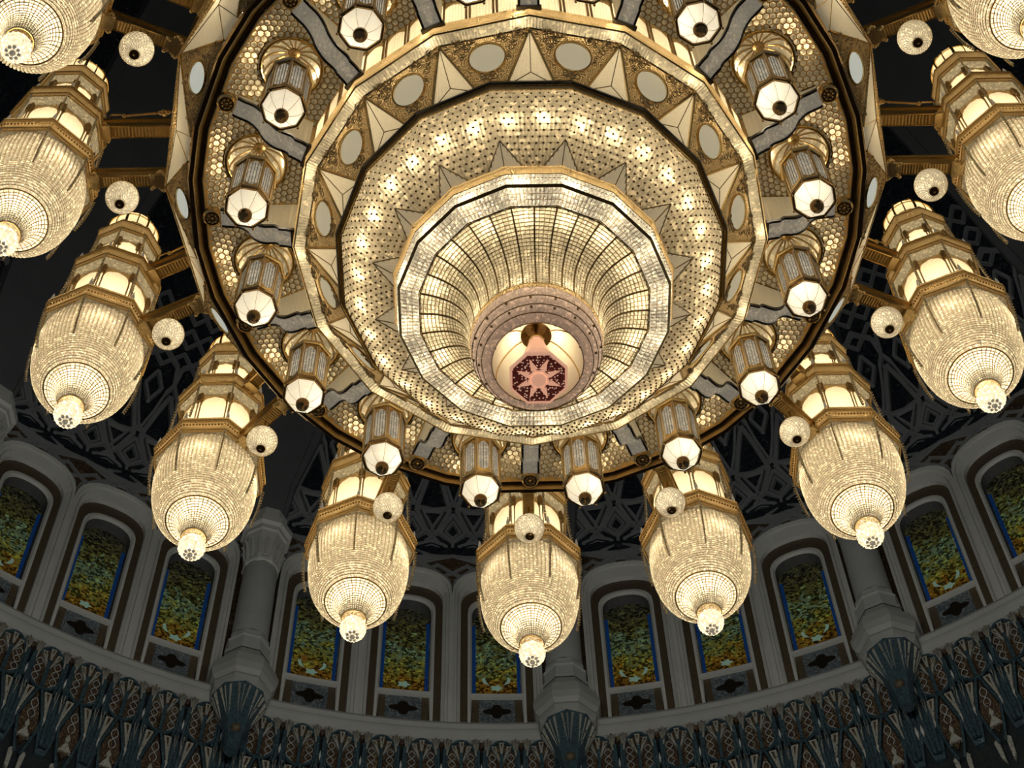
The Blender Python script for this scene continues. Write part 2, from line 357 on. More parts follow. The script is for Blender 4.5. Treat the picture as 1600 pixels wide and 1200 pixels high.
for b_, kb in enumerate(KB):
    for j in (-1, 0, 1):
        n_ += 1; kc = kb + j * PITCH
        root = thing('window_%d' % n_); root['kind'] = 'structure'
        mb = MB(); g = arch(.372, 22.93, 25.27, .36)
        P = [wp(kc + x * KM, RW + .19, h) for x, h in g]; mb.add(P, [tuple(range(len(P)))]); pane_o = mb.build('pane', GLASS, root)
        def petals(nm, shapes):
            for sh in shapes:
                m_ = MB(); m_.add([wp(kc + x * KM, RW + .182, h) for x, h in sh], [tuple(range(len(sh)))]); m_.build(nm, PETAL, pane_o)
        if (n_ + b_) % 2: petals('glass_leaf', [[(sx * (.10 + .07 * math.sin(q)), 23.40 + .11 * q) for q in (0, .5, 1.0, 1.5, 1.9)] + [(sx * (.17 + .05 * math.sin(q)), 23.40 + .11 * q) for q in (1.5, 1.0, .5)] for sx in (-1, 1)])
        petals('glass_flower', [[(.085 * (1 + .25 * math.cos(5 * q * PI / 10)) * math.cos(q * PI / 10), 23.34 + .065 * math.sin(q * PI / 10) * (1 + .25 * math.cos(5 * q * PI / 10))) for q in range(20)]])
        mb = MB()
        for sx in (-1, 1):
            for dx in (0.0,): mb.strip([wp(kc + sx * .340 * KM, RW + .17, h) for h in (22.95, 24.9)], (math.cos(A0 + kc * T), -math.sin(A0 + kc * T), 0), (math.sin(A0 + kc * T), math.cos(A0 + kc * T), 0), .055, .02)
        mb.build('blue_border', BLUE, root)
        mb = MB()                                                   # reveal and light inner moulding
        wall_loop(mb, kc, [arch(.372, 22.90, 25.27, .36), arch(.375, 22.88, 25.30, .37)], [RW + .19, RW + .02]); mb.build('reveal', REVEAL, root); mb = MB()
        wall_loop(mb, kc, [arch(.375, 22.88, 25.30, .37), arch(.40, 22.0, 25.34, .39), arch(.44, 22.0, 25.39, .40), arch(.445, 22.0, 25.40, .41)], [RW + .02, RW - .02, RW - .02, RW + .02])
        mb.strip([wp(kc + x * KM, RW - .03, 22.90) for x in (-.40, 0, .40)], (0, 0, 1), (math.sin(A0 + kc * T), math.cos(A0 + kc * T), 0), .075, .34)
        mb.build('window_frame', STONE2, root)
        mb = MB(); wall_loop(mb, kc, [arch(.445, 22.0, 25.40, .41), arch(.55, 22.0, 25.70, .5)], [RW + .02, RW + .02]); mb.build('arch_band', BAND, root)
        # sill panel with its quatrefoil
        mb = MB(); mb.add([wp(kc + x * KM, RW + .03, h) for x, h in ((-.27, 22.3), (.27, 22.3), (.27, 22.86), (-.27, 22.86))], [(0, 1, 2, 3)]); sp = mb.build('sill_panel', TILE_FLOR, root)
        mb = MB()
        for sx in (-1, 1): mb.add([wp(kc + sx * x * KM, RW + .03, h) for x, h in ((.27, 22.3), (.38, 22.3), (.38, 22.86), (.27, 22.86))], [(0, 1, 2, 3)])
        mb.build('side_strip', BAND, sp)
        mb = MB(); q = []
        for i in range(24):
            an = i * 2 * PI / 24; rr = .125 * (1 + .28 * math.cos(4 * an)) ; q.append((rr * math.cos(an) * 1.35, 22.58 + rr * math.sin(an)))
        mb.add([wp(kc + x * KM, RW + .015, h) for x, h in q] + [wp(kc + x * KM, RW + .03, h) for x, h in q], [tuple(range(24))] + [(i, (i + 1) % 24, 24 + (i + 1) % 24, 24 + i) for i in range(24)])
        mb.build('quatrefoil', BLACK, sp)
        # outer fluted moulding
        mb = MB(); o_ = [arch(.55, 22.0, 25.70, .5), arch(.555, 22.0, 25.72, .52), arch(.60, 22.0, 25.86, .62), arch(.615, 22.0, 25.88, .63), arch(.655, 22.0, 25.98, .68), arch(.66, 22.0, 25.99, .68), arch(.70, 22.0, 26.05, .72), arch(.702, 22.0, 26.06, .72)]
        wall_loop(mb, kc, o_, [RW + .02, RW - .05, RW - .09, RW - .04, RW - .07, RW - .10, RW - .12, RW + .05]); mb.build('outer_moulding', STONE2, root)
    # wall around and above the windows of one bay
for b_, kb in enumerate(KB):
    mb = MB()
    for j in (-1, 0, 1): wall_loop(mb, kb + j * PITCH, [arch(.70, 22.2, 26.04, .72), rect_loop(.701, 22.2, TOPH, 0)], [RW + .04, RW + .04])
    mb.add([wp(kb - .5, RW + .04, 22.0), wp(kb - PITCH * 1.5, RW + .04, 22.0), wp(kb - PITCH * 1.5, RW + .04, TOPH), wp(kb - .5, RW + .04, TOPH)], [(0, 1, 2, 3)])
    mb.add([wp(kb + .5, RW + .04, 22.0), wp(kb + PITCH * 1.5, RW + .04, 22.0), wp(kb + PITCH * 1.5, RW + .04, TOPH), wp(kb + .5, RW + .04, TOPH)], [(0, 1, 2, 3)])
    o = mb.build('wall_bay', TILE_BROWN); o['kind'] = 'structure'; o.name = 'wall_%s' % ['far_left', 'left', 'centre_left', 'centre_right', 'right', 'far_right'][b_]
mb = MB(); mb.lathe([(RW + .36, 21.6), (RW + .36, 26.9)], 96, 0); o = mb.build('wall_outer', REVEAL); o['kind'] = 'structure'  # unseen dark shell added behind the windows to stop light leaks
# plain remainder of the drum wall (behind and beside the camera)
mb = MB(); P = []
for k_ in np.linspace(KB[-1] + .5, 16 + KB[0] - .5, 49): P.append([wp(k_, RW + .04, 21.9), wp(k_, RW + .04, TOPH)])
mb.grid(np.array(P)); o = mb.build('wall_near', STONE); o['kind'] = 'structure'
# dome shell
def dome_R(H, off=0.0):
    f_ = min(1.0, max(0.0, (H - TOPH) / 13.5)); return (RW + .04) * math.cos(math.asin(f_)) + off
HS = [TOPH + 13.5 * math.sin(t_) for t_ in np.linspace(0, PI / 2 * .995, 24)]
mb = MB(); mb.lathe([(dome_R(h, .16 * min(1, (h - TOPH) / .5)), h) for h in HS], 128, 0); o = mb.build('ceiling', TILE_BLUE, None, True); o['kind'] = 'structure'
def halfk(H):                              # half-width (in k) of the plain rib that rises from each column
    return float(np.interp(H, [26.0, 26.9, 27.9, 29.3, 30.5, 32, 34, 36, 37.8], [.055, .060, .076, .136, .165, .19, .24, .33, .5]))
mb = MB()
for kc_ in [c + 0.995 * i for c in [KCOL[0]] for i in range(16)]:
    for lo_, hi_ in ((26.0, 37.8),):
        hs = np.linspace(lo_, hi_, 26); P = []
        for h in hs:
            R0 = dome_R(max(h, TOPH)) - .05; hk = halfk(h); sc_ = RW / R0 if h < TOPH else 1
            P.append([wp(kc_ - hk - .012, R0 + .26, h), wp(kc_ - hk, R0, h), wp(kc_ - hk * .8, R0 - .03, h), wp(kc_ - hk * .78, R0, h), wp(kc_ + hk * .78, R0, h), wp(kc_ + hk * .8, R0 - .03, h), wp(kc_ + hk, R0, h), wp(kc_ + hk + .012, R0 + .26, h)])
        mb.grid(np.array(P))
o = mb.build('trim_1', DOME); o['kind'] = 'structure'
mb = MB(); mb.lathe([(dome_R(37.4) - .05, 37.4), (dome_R(38) - .05, 38), (dome_R(39.9) - .05, 39.9), (.3, 40.1)], 64, 0); o = mb.build('trim_2', DOME); o['kind'] = 'structure'
# strapwork over the dark tiles of the vault
SEG = []
def seg(*pts, w=.075): SEG.append((pts, w))
def tile_segs(x0, valley):
    S_ = []
    def a_(pts, w=.07):
        S_.append(([(x0 + x, h) for x, h in pts], w))
    for sx in (-1, 1):
        hx = [(.5 * sx + .27 / .694 * math.cos(t_) * 1.0, 26.87 + .29 * math.sin(t_)) for t_ in np.linspace(PI / 6, 2 * PI + PI / 6, 7)]
        if sx > 0:
            a_(hx); a_([(.5 + (x - .5) * .55, 26.87 + (h - 26.87) * .55) for x, h in hx], .03); a_([(.5 + (x - .5) * .3, 26.87 + (h - 26.87) * .3) for x, h in hx], .025)
            a_([(.36, 27.14), (.5, 27.28), (.64, 27.14)], .06); a_([(.5, 27.52), (.22, 28.02), (.78, 28.02), (.5, 27.52)], .05)
            a_([(.42, 27.38), (.5, 27.30), (.58, 27.38), (.5, 27.46), (.42, 27.38)], .045)
        a_([(.08 * sx, 28.02), (.36 * sx, 27.44), (.44 * sx, 27.38)], .075); a_([(0, 27.92), (.30 * sx, 27.40), (0, 27.12)], .065)
        a_([(0, 27.72), (.18 * sx, 27.42), (0, 27.25)], .035)
        a_([(.09 * sx, 28.05), (.13 * sx, 28.16), (0, 28.24)], .06); a_([(.10 * sx, 28.10), (.5 * sx, 28.03)], .06)
        a_([(.12 * sx, 28.15), (.33 * sx, 28.85), (.5 * sx, 29.3)], .08); a_([(.03 * sx, 28.26), (.20 * sx, 28.75), (.36 * sx, 29.35)], .05); a_([(0, 29.0), (.22 * sx, 29.4), (0, 29.8)], .06)
        a_([(.36 * sx, 29.35), (.5 * sx, 29.6), (.42 * sx, 30.1), (0, 30.4)], .07)
        for m_ in range(3): a_([(.5 * sx, 30.0 + m_ * .6), (0, 30.45 + m_ * .6)], .045); a_([(0, 30.0 + m_ * .6), (.5 * sx, 30.45 + m_ * .6)], .045)
    a_([(0, 27.12), (0, 26.88)], .05)
    if valley:
        for sx in (-1, 1):
            a_([(0, 26.80), (.14 * sx, 26.72), (0, 26.63)], .045); a_([(0, 26.88), (.20 * sx, 26.70), (.98 * sx, 26.42)], .07); a_([(0, 26.62), (.35 * sx, 26.52), (.75 * sx, 26.38)], .05)
            a_([(0, 26.12), (.38 * sx, 26.36), (.02 * sx, 26.12)], .05); a_([(0, 26.12), (.30 * sx, 25.98)], .05); a_([(.34 * sx, 26.33), (.58 * sx, 26.22)], .045)
            a_([(.03 * sx, 25.62), (.10 * sx, 25.90), (.42 * sx, 26.16), (.80 * sx, 26.40), (1.0 * sx, 26.52)], .08)
    else:
        for sx in (-1, 1):
            a_([(0, 26.88), (.42 * sx, 26.62)], .05); a_([(.42 * sx, 26.62), (0, 26.42)], .05); a_([(0, 26.52), (.9 * sx, 26.60)], .05)
            a_([(.18 * sx, 26.30), (.32 * sx, 26.12)], .04); a_([(.1 * sx, 26.16), (.5 * sx, 26.0)], .035)
            a_([(.20 * sx, 26.24), (.45 * sx, 26.22)], .03)
        a_([(.16 * math.cos(t_), 26.25 + .11 * math.sin(t_)) for t_ in np.linspace(0, 2 * PI, 9)], .04)
    return S_
PK = PITCH / 2
for b_, kb in enumerate(KB):
    mb = MB()
    for t_ in range(-3, 4):
        for pts, wd in tile_segs(t_, t_ % 2 != 0):
            dense = []
            for (xa, ha), (xb, hb) in zip(pts[:-1], pts[1:]):
                nn = max(1, int(math.hypot((xb - xa) * .694, hb - ha) / .25))
                dense += [(xa + (xb - xa) * i / nn, ha + (hb - ha) * i / nn) for i in range(nn)]
            dense.append(pts[-1]); run = []
            def flush(run):
                if len(run) < 2: return
                P = np.array([wp(k_, (dome_R(h) + .05) if h > TOPH else RW + .0, h) for k_, h in run]); tg = np.gradient(P, axis=0)
                nrm = P * (1, 1, 0); nrm /= np.linalg.norm(nrm, axis=1)[:, None]; W_ = np.cross(tg, nrm); W_ /= np.linalg.norm(W_, axis=1)[:, None] + 1e-9
                mb.strip(P, W_, nrm, wd, .08)
            for x, h in dense:
                k_ = kb + x * PK
                if abs(k_ - kb) < .5 - halfk(h) + .01: run.append((k_, h))
                else: flush(run); run = []
            flush(run)
    o = mb.build('trim_%d' % (3 + b_), STRAP); o['kind'] = 'structure'
    # star-shaped dark blocks and blue infill panels
# floor of the hall far below
mb = MB(); mb.lathe([(0.01, -1.6), (22, -1.6)], 48, 0); o = mb.build('floor', plain('dark_carpet', (.10, .06, .04), .9)); o['kind'] = 'structure'
# cornice
prof = [(RW + .05, 22.06), (12.28, 22.03), (12.24, 21.98), (12.22, 21.92), (12.27, 21.88), (12.27, 21.84), (12.30, 21.82), (12.36, 21.74), (12.45, 21.70), (12.5, 21.70)]
mb = MB(); mb.lathe(prof, 192, 0); o = mb.build('trim_10', CORN); o['kind'] = 'structure'

# ---- muqarnas frieze under the cornice
RM = lambda H: 12.42 + (21.75 - H) * .22
mb = MB(); mb.lathe([(RM(h) + .04, h) for h in (21.75, 21.2, 20.6, 20.0, 19.4)], 128, 0); o = mb.build('wall_frieze', TILE_DARK); o['kind'] = 'structure'
mb = MB(); mb.lathe([(RM(19.6) + .3, 19.7), (13.4, 17.5), (13.6, 14.0)], 96, 0); o = mb.build('wall_lower', STONE); o['kind'] = 'structure'
UP = .1182
fan, brown, teal, white2, scr = MB(), MB(), MB(), MB(), MB()
def fp(k, x, h, d=0.0): return wp(k + x * KM, RM(h) - d, h)
def patch(mb, k, pts, d, dc=None, thick=.06):
    """flat or creased tile piece: outline at depth d, centre at depth dc"""
    m = len(pts); c = (sum(p[0] for p in pts) / m, sum(p[1] for p in pts) / m)
    V = [fp(k, x, h, d) for x, h in pts] + [fp(k, x, h, d - thick) for x, h in pts] + [fp(k, c[0], c[1], d if dc is None else dc)]
    mb.add(V, [(i, (i + 1) % m, 2 * m) for i in range(m)] + [(i, (i + 1) % m, m + (i + 1) % m, m + i) for i in range(m)])
def line(mb, k, pts, d, r, closed=False): mb.tube([fp(k, x, h, d) for x, h in pts], r, 4, closed)
def dart(k, x0, h0, w0, x1, h1, d):          # white wedge with a dark slit: broad end (x0,h0), point (x1,h1)
    patch(fan, k, [(x0 - w0, h0), (x0 + w0, h0), (x1 + .006, h1), (x1 - .006, h1)], d, d + .02)
    patch(brown, k, [(x0 - w0 * .35, h0 - .03), (x0 + w0 * .35, h0 - .03), (x0 + (x1 - x0) * .55, h0 + (h1 - h0) * .55)], d + .012, d + .025, .02)
OV = [(.245 * math.sin(q) * (1 - .10 * math.cos(q)), 21.33 + (.37 if math.cos(q) > 0 else .33) * math.cos(q)) for q in np.linspace(0, 2 * PI, 20, endpoint=False)]
def frieze(k, kind):
    if kind == 0:            # oval niche over a pointed drop
        patch(brown, k, [(x * .97, 21.33 + (h - 21.33) * .97) for x, h in OV], .02, .0)
        line(teal, k, OV, .07, .024, True)
        line(teal, k, [(0, 21.46), (0, 21.25), (0, 21.02)], .09, .034)
        for sx in (-1, 1): dart(k, sx * .115, 21.60, .035, sx * .02, 21.34, .09)
        dart(k, 0, 21.66, .04, 0, 21.40, .10)
        for sx in (-1, 1):
            line(scr, k, [(sx * (.135 + .05 * math.sin(q * 1.6)), 21.50 - .065 * q) for q in np.linspace(0, 6.5, 16)], .05, .007)
            line(scr, k, [(sx * (.135 - .05 * math.sin(q * 1.6)), 21.50 - .065 * q) for q in np.linspace(0, 6.5, 16)], .05, .006)
        for sx in (-1, 1): dart(k, sx * .13, 20.97, .055, sx * .20, 20.52, .08)
        patch(brown, k, [(0, 20.97), (.10, 20.66), (.15, 20.40), (0, 20.10), (-.15, 20.40), (-.10, 20.66)], .03, .0)
        line(scr, k, [(.05 * math.sin(q), 20.85 - .055 * q) for q in np.linspace(0, 6, 14)], .05, .007); line(scr, k, [(-.05 * math.sin(q), 20.85 - .055 * q) for q in np.linspace(0, 6, 14)], .05, .007)
        patch(fan, k, [(0, 20.50), (.035, 20.42), (.015, 20.36), (.09, 20.22), (-.09, 20.22), (-.015, 20.36), (-.035, 20.42)], .05, .06)
        for sx in (-1, 1): line(teal, k, [(sx * .03, 20.98), (sx * .17, 20.50), (sx * .10, 20.12), (sx * .04, 19.9)], .08, .022)
        for sx in (-1, 1): patch(fan, k, [(sx * .05, 20.02), (sx * .12, 19.95), (sx * .10, 19.7), (sx * .05, 19.6)], .05, .06)
    else:                    # fans and pier between two niches
        for sx in (-1, 1):
            for q in (-1, 0, 1): dart(k, sx * .085 + q * .042, 21.73 - .02 * abs(q), .017, sx * .075 + q * .006, 21.42, .10)
            line(teal, k, [(sx * .05, 21.5), (sx * .035, 21.1), (sx * .06, 20.7), (sx * .03, 20.1)], .11, .030)
            line(teal, k, [(sx * .075, 21.6), (sx * .08, 21.1), (sx * .10, 20.98)], .08, .020)
            dart(k, sx * .045, 20.99, .028, sx * .055, 20.55, .12)
            patch(white2, k, [(sx * .10, 20.66), (sx * .125, 20.55), (sx * .10, 20.44), (sx * .075, 20.55)], .07, .09)
        patch(white2, k, [(0, 21.26), (.016, 21.17), (0, 21.08), (-.016, 21.17)], .13, .14)
        patch(teal, k, [(-.12, 20.98), (.12, 20.98), (.15, 20.5), (.07, 20.05), (-.07, 20.05), (-.15, 20.5)], .03, .06)
        patch(brown, k, [(-.11, 21.78), (.11, 21.78), (.0, 21.62)], .02, .03)
for kb in KB:
    for i in range(-4, 4): frieze(kb + UP * (i + .5), 0)
    for i in range(-4, 5): frieze(kb + UP * i + (.004 if i == -4 else -.004 if i == 4 else 0), 1)
for nm, m_, mt in (('trim_11', fan, TILE_WHITE), ('trim_12', brown, TILE_BROWN), ('trim_13', teal, TILE_TEAL), ('trim_14', white2, STONE2), ('trim_15', scr, STONE)):
    o = m_.build(nm, mt); o['kind'] = 'structure'

# ---- columns, each on an octagonal corbelled pedestal
WHERE = ['far left column rising beyond the left edge windows', 'grey column left of centre between the left lamps', 'grey column behind the lamp at bottom centre', 'grey column at right beneath the lamp right of centre', 'far right column beyond the right edge windows']
proto_col = None
for i, kc in enumerate(KCOL):
    th = A0 + kc * T; Rc = 12.22
    c = thing('column', 'plain octagonal-based ' + WHERE[i], 'column', (Rc * math.sin(th), Rc * math.cos(th), 21.45), -th, 'columns between the window bays')
    if proto_col is None:
        m_ = MB(); m_.lathe([(.28, 1.65), (.265, 3.6)], 20, 0); m_.build('shaft', STONE, c, True)
        m_ = MB(); m_.lathe([(.265, 3.42), (.30, 3.46), (.31, 3.52), (.275, 3.56), (.28, 3.7), (.30, 4.0), (.33, 4.22), (.36, 4.24), (.36, 4.34), (.42, 4.38), (.42, 4.52), (.3, 4.56), (.3, 4.9)], 8, PI / 8); cp = m_.build('capital', STONE2, c)
        m_ = MB()
        for q in range(16):
            an = q * 2 * PI / 16
            m_.tube([(.275 * math.sin(an), .275 * math.cos(an), 3.6), (.29 * math.sin(an), .29 * math.cos(an), 3.85), (.33 * math.sin(an), .31 * math.cos(an), 4.02), (.36 * math.sin(an), .36 * math.cos(an), 3.97)], [.02, .035, .025, .01], 5)
        m_.build('leaf_carving', STONE2, cp)
        m_ = MB(); m_.lathe([(.36, 1.12), (.36, 1.2), (.33, 1.24), (.33, 1.42), (.35, 1.46), (.31, 1.52), (.31, 1.62), (.27, 1.68)], 8, PI / 8); m_.build('base', STONE, c)
        m_ = MB(); m_.lathe([(.38, .28), (.44, .30), (.46, .38), (.44, .44), (.50, .50), (.53, .62), (.53, .72), (.49, .76), (.49, .84), (.40, .92), (.36, 1.10), (.3, 1.14)], 8, PI / 8, cap=True); m_.build('pedestal', CORN, c)
        m_ = MB()
        for q in range(8):
            an = q * PI / 4
            for sx in (-1, 0, 1):
                b0 = an + sx * .22
                m_.add([(.36 * math.sin(b0 - .08), .36 * math.cos(b0 - .08), .28), (.36 * math.sin(b0 + .08), .36 * math.cos(b0 + .08), .28), (.16 * math.sin(an), .16 * math.cos(an), -.35), (.39 * math.sin(b0), .39 * math.cos(b0), .2)], [(0, 1, 3), (1, 2, 3), (2, 0, 3)])
        cb = m_.build('corbel_fans', TILE_WHITE, c)
        m_ = MB(); m_.lathe([(.40, .28), (.24, -.15), (.14, -.5), (.10, -.8)], 8, 0, cap=True); m_.build('corbel', TILE_TEAL, c)
        m_ = MB(); m_.ball((0, -.13, -.45), .075, 12, 8); m_.build('boss', BAND, c)
        proto_col = c
    else:
        for ch in proto_col.children: copy_tree(ch, c)

# =================================================================== the chandelier
Z0 = 10.5
CH = thing('chandelier', 'giant round gilt and crystal chandelier body with concentric tiers and a dark outer ring', 'chandelier', (0, 0, Z0), -A0)
def part(mb, name, mat, parent=None, smooth=False):
    o = mb.build(name, mat, parent or CH, smooth)
    if parent is None: o.location = (0, 0, -Z0)
    return o
def pol(k, R, H): return np.array([R * math.sin(k * T), R * math.cos(k * T), H])

# --- outer ring: 32 straight lengths, alternately long and short
RC = sorted([n + s * .285 for n in range(16) for s in (-1, 1)])
def ring32(mb, prof):
    P = np.array([[pol(k, R, H) for R, H in prof] for k in RC]); mb.grid(P, True, True)
mb = MB(); ring32(mb, [(2.505, 13.12), (2.50, 12.985), (2.488, 12.965), (2.465, 12.965), (2.458, 12.99), (2.458, 13.12)]); ring32(mb, [(2.418, 13.1), (2.418, 12.985), (2.412, 12.975), (2.395, 12.975), (2.390, 13.0), (2.390, 13.1)])
part(mb, 'outer_ring', BRONZE)
mb = MB(); ring32(mb, [(2.459, 13.1), (2.457, 12.958), (2.448, 12.950), (2.419, 13.0), (2.418, 13.1)]); ring32(mb, [(2.391, 13.1), (2.389, 12.968), (2.380, 12.962), (2.358, 13.0), (2.357, 13.1)])
part(mb, 'ring_moulding', RINGGOLD)

# --- one honeycomb sector (centred on a lantern, between two scroll brackets)
S_ = .047
cry, net, rims = MB(), MB(), MB()
DC = np.array([0, 2.01])
k0 = .5
def in_sector(x, y, m=0.0):
    an = math.atan2(x, y); R = math.hypot(x, y)
    if abs(an) > T / 2: return False
    Ro = 2.37 * (math.cos(.215 * T) / math.cos(an) if abs(an) < .215 * T else 1.0) - .005
    Ri = 1.675 * math.cos(T / 2) / math.cos(an)
    if R > Ro - m or R < Ri + m: return False
    d_edge = R * math.sin(T / 2 - abs(an))
    return d_edge > m and math.hypot(x - DC[0], y - DC[1]) > .215 + m
rows = int(.9 / (S_ * .866)) + 2
for j in range(rows):
    for i in range(-16, 17):
        x = (i + .5 * (j % 2)) * S_; y = 1.58 + j * S_ * .866
        if not in_sector(x, y, -.006): continue
        r_, z0, z1 = S_ * .5, 13.0, 12.972
        hx = [(math.sin(q * PI / 3), math.cos(q * PI / 3)) for q in range(6)]
        rr = r_ * 0.93
        V = [(x + a * rr, y + b * rr, z0) for a, b in hx] + [(x + a * rr * .6, y + b * rr * .6, z0 - .018) for a, b in hx] + [(x, y, z1)]
        cry.add(V, [(q, (q + 1) % 6, 6 + (q + 1) % 6, 6 + q) for q in range(6)] + [(6 + q, 6 + (q + 1) % 6, 12) for q in range(6)])
        ro = r_ * 1.155
        V = [(x + a * rr, y + b * rr, z0) for a, b in hx] + [(x + a * ro, y + b * ro, z0 - .004) for a, b in hx]
        net.add(V, [(q, (q + 1) % 6, 6 + (q + 1) % 6, 6 + q) for q in range(6)])
hp = part(cry, 'honeycomb_crystals', CRY_HON); hp['kind'] = 'stuff'; hn = net.build('gilt_net', WIRE, hp)
# recessed ribbed dome over the lantern
dome, ribs, rim = MB(), MB(), MB()
dprof = [(.21, 13.0), (.205, 13.06), (.18, 13.15), (.13, 13.225), (.06, 13.27), (.03, 13.275)]
skin(dome, smoothp(dprof, 14), 0, 0, 40, 9, .004, 1, tuple(DC)); meridians(ribs, smoothp(dprof, 8) - (.004, .004), 16, 0, 0, .0075, tuple(DC), 8)
ribs.ball((DC[0], DC[1], 13.262), .045, 12, 6, .5)
rim.lathe([(.208, 13.02), (.205, 12.975), (.212, 12.962), (.225, 12.962), (.23, 12.975), (.23, 13.02)], 40, 0, tuple(DC)); rim.lathe([(.235, 13.0), (.238, 12.985), (.245, 12.985), (.248, 13.0)], 40, 0, tuple(DC))
dm = part(dome, 'ribbed_dome', CRY_HON); ribs.build('dome_ribs', WIRE, dm); rim.build('dome_rim', GOLD, dm)
half = [hp, dm]
for o in half: o.rotation_euler = (0, 0, -k0 * T)
for o in half:
    for k in range(1, 16): c = copy_tree(o, CH); c.rotation_euler = (0, 0, -(k0 + k) * T)

# --- scroll brackets and their rosettes (on the whole sectors)
sp_ = smoothp([(2.25, 12.90), (2.20, 12.885), (2.12, 12.87), (2.05, 12.79), (2.0, 12.68), (1.92, 12.60), (1.82, 12.59), (1.80, 12.55), (1.73, 12.53), (1.69, 12.50)], 26)
mb = MB(); U_ = 6; Wd = .058
P = np.array([[(-Wd + 2 * Wd * u / U_, R, H - (.004 if (u + v_) % 2 else 0)) for u in range(U_ + 1)] for v_, (R, H) in enumerate(sp_)]); mb.grid(P)
br = part(mb, 'scroll_bracket', CRY_COOL)
mb = MB()
for sx in (-1, 1): mb.strip([(sx * (Wd + .007), R, H - .008) for R, H in sp_], (1, 0, 0), (0, 0, 1), .016, .03)
mb.box((0, 1.69, 12.50), (.17, .03, .04)); mb.build('bracket_edge', BLACK, br)
mb = MB()
for sx in (-1, 1):
    q = resample(sp_, 40); P = np.array([[(sx * (Wd + .003 * (i % 2)), R, H + .02), (sx * (Wd + .003 * (i % 2)), R, 13.0)] for i, (R, H) in enumerate(q)]); mb.grid(P)
mb.build('rod_cheek', CREAM, br)
mb = MB()
for sx in (-1, 1): mb.tube([(sx * (Wd + .006), 1.68 + .57 * i / 8, 12.985) for i in range(9)], .008, 5)
mb.build('cheek_rail', GOLD, br)
mb = MB(); mb.lathe([(.072, 12.95), (.07, 12.90), (.055, 12.885), (.05, 12.90), (.0, 12.905)], 20, 0, (0, 2.315))
for q in range(8): an = q * PI / 4; mb.ball((.032 * math.sin(an), 2.315 + .032 * math.cos(an), 12.895), .014, 6, 4)
mb.ball((0, 2.315, 12.888), .014, 8, 5)
ro = part(mb, 'rosette', GOLD)
sector([br, ro])

# --- middle drum: upright wall with rod panels, fringe of rods below
mb = MB(); mb.lathe([(1.675, 12.385), (1.69, 12.40), (1.685, 12.47), (1.695, 12.50), (1.695, 12.52), (1.675, 12.53)], 16, 0); part(mb, 'drum_cornice', FILI2)
mb = MB(); mb.lathe([(1.675, 12.53), (1.67, 12.58)], 16, 0); mb.lathe([(1.67, 12.96), (1.68, 12.985), (1.66, 13.01)], 16, 0)
part(mb, 'drum_rail', GOLD)
mb = MB(); Pa, Pb = pol(0, 1.668, 0), pol(1, 1.668, 0)
def fa(t_): p = Pa + (Pb - Pa) * t_; return p[0], p[1]
n_r = 60; P = np.array([[(*fa(.02 + .96 * i / n_r), 12.58), (*fa(.02 + .96 * i / n_r), 12.965)] for i in range(n_r + 1)]); nrm = np.array([math.sin(T / 2), math.cos(T / 2), 0]); P[1::2] += nrm * .008; mb.grid(P)
dp = part(mb, 'rod_panel', CREAM)
mb = MB()
for t_ in (.03, .10, .33, .37, .62, .66, .90, .97):
    x, y = fa(t_); mb.tube([(x + nrm[0] * .012, y + nrm[1] * .012, 12.56), (x + nrm[0] * .012, y + nrm[1] * .012, 12.97)], .009, 5)
for t0, t1 in ((.10, .33), (.37, .62), (.66, .90)):
    P = []
    for q in range(11):
        t_ = t0 + (t1 - t0) * q / 10; x, y = fa(t_); zz = 12.80 + .12 * math.sin(PI * q / 10) ** .6; P.append([(x + nrm[0] * .013, y + nrm[1] * .013, zz), (x + nrm[0] * .013, y + nrm[1] * .013, 12.97)])
    mb.grid(np.array(P))
mb.build('panel_mullions', FILI2, dp); sector([dp])
mb = MB(); skin(mb, [(1.675, 12.385), (1.595, 12.372)], 16, 0, 16 * 30, 1, .006, None); part(mb, 'rod_fringe', CRY_ROD)
mb = MB(); rings(mb, [(1.675, 12.38), (1.592, 12.368)], 2, 16, 0, .007, 64); part(mb, 'fringe_rail', GOLD)

# --- star and disc band
B_R, B_H = 1.347, 12.01; T_R, T_H = 1.592, 12.368
def gold_edge(k, f): a_, b_ = pol(k - .5, B_R, B_H), pol(k + .5, B_R, B_H); return (a_ + b_) / 2 + (b_ - a_) * f
tip = pol(0, T_R, T_H); bl, brr = gold_edge(0, -.31), gold_edge(0, .31); apx = pol(0, 1.392, 12.075)
def ridged(mb, A, B, C, n, h):
    """triangle A-B-C drawn as fine ridges fanning from A to B-C"""
    A, B, C = map(rv, (A, B, C)); nn = np.cross(B - A, C - A); nn /= np.linalg.norm(nn)
    V = [A]; 
    for i in range(2 * n + 1): V.append(B + (C - B) * i / (2 * n) + nn * (h if i % 2 else 0))
    mb.add(V, [(0, i, i + 1) for i in range(1, 2 * n + 1)])
mb = MB(); ridged(mb, tip, bl, apx, 5, .002); ridged(mb, tip, apx, brr, 5, .002); ridged(mb, apx, bl, brr, 8, .002)
st = part(mb, 'star_point', PANE_S)
mb = MB()
for A, B in ((tip, apx), (apx, bl), (apx, brr)): mb.tube([A - (0, 0, .003), B - (0, 0, .003)], .0035, 4)
mb.build('star_seams', WIRE, st)
mb = MB()
for A, B in ((tip, bl), (tip, brr)): mb.tube([A - (0, 0, .006), B - (0, 0, .006)], .010, 5)
mb.build('star_frame', GOLD, st)
mb = MB(); kA, kB_ = tip, pol(1, T_R, T_H); g1_, g2_, gc = gold_edge(0, .31), gold_edge(1, -.31), pol(.5, B_R, B_H)
cen = pol(.5, 1.458, 12.23)
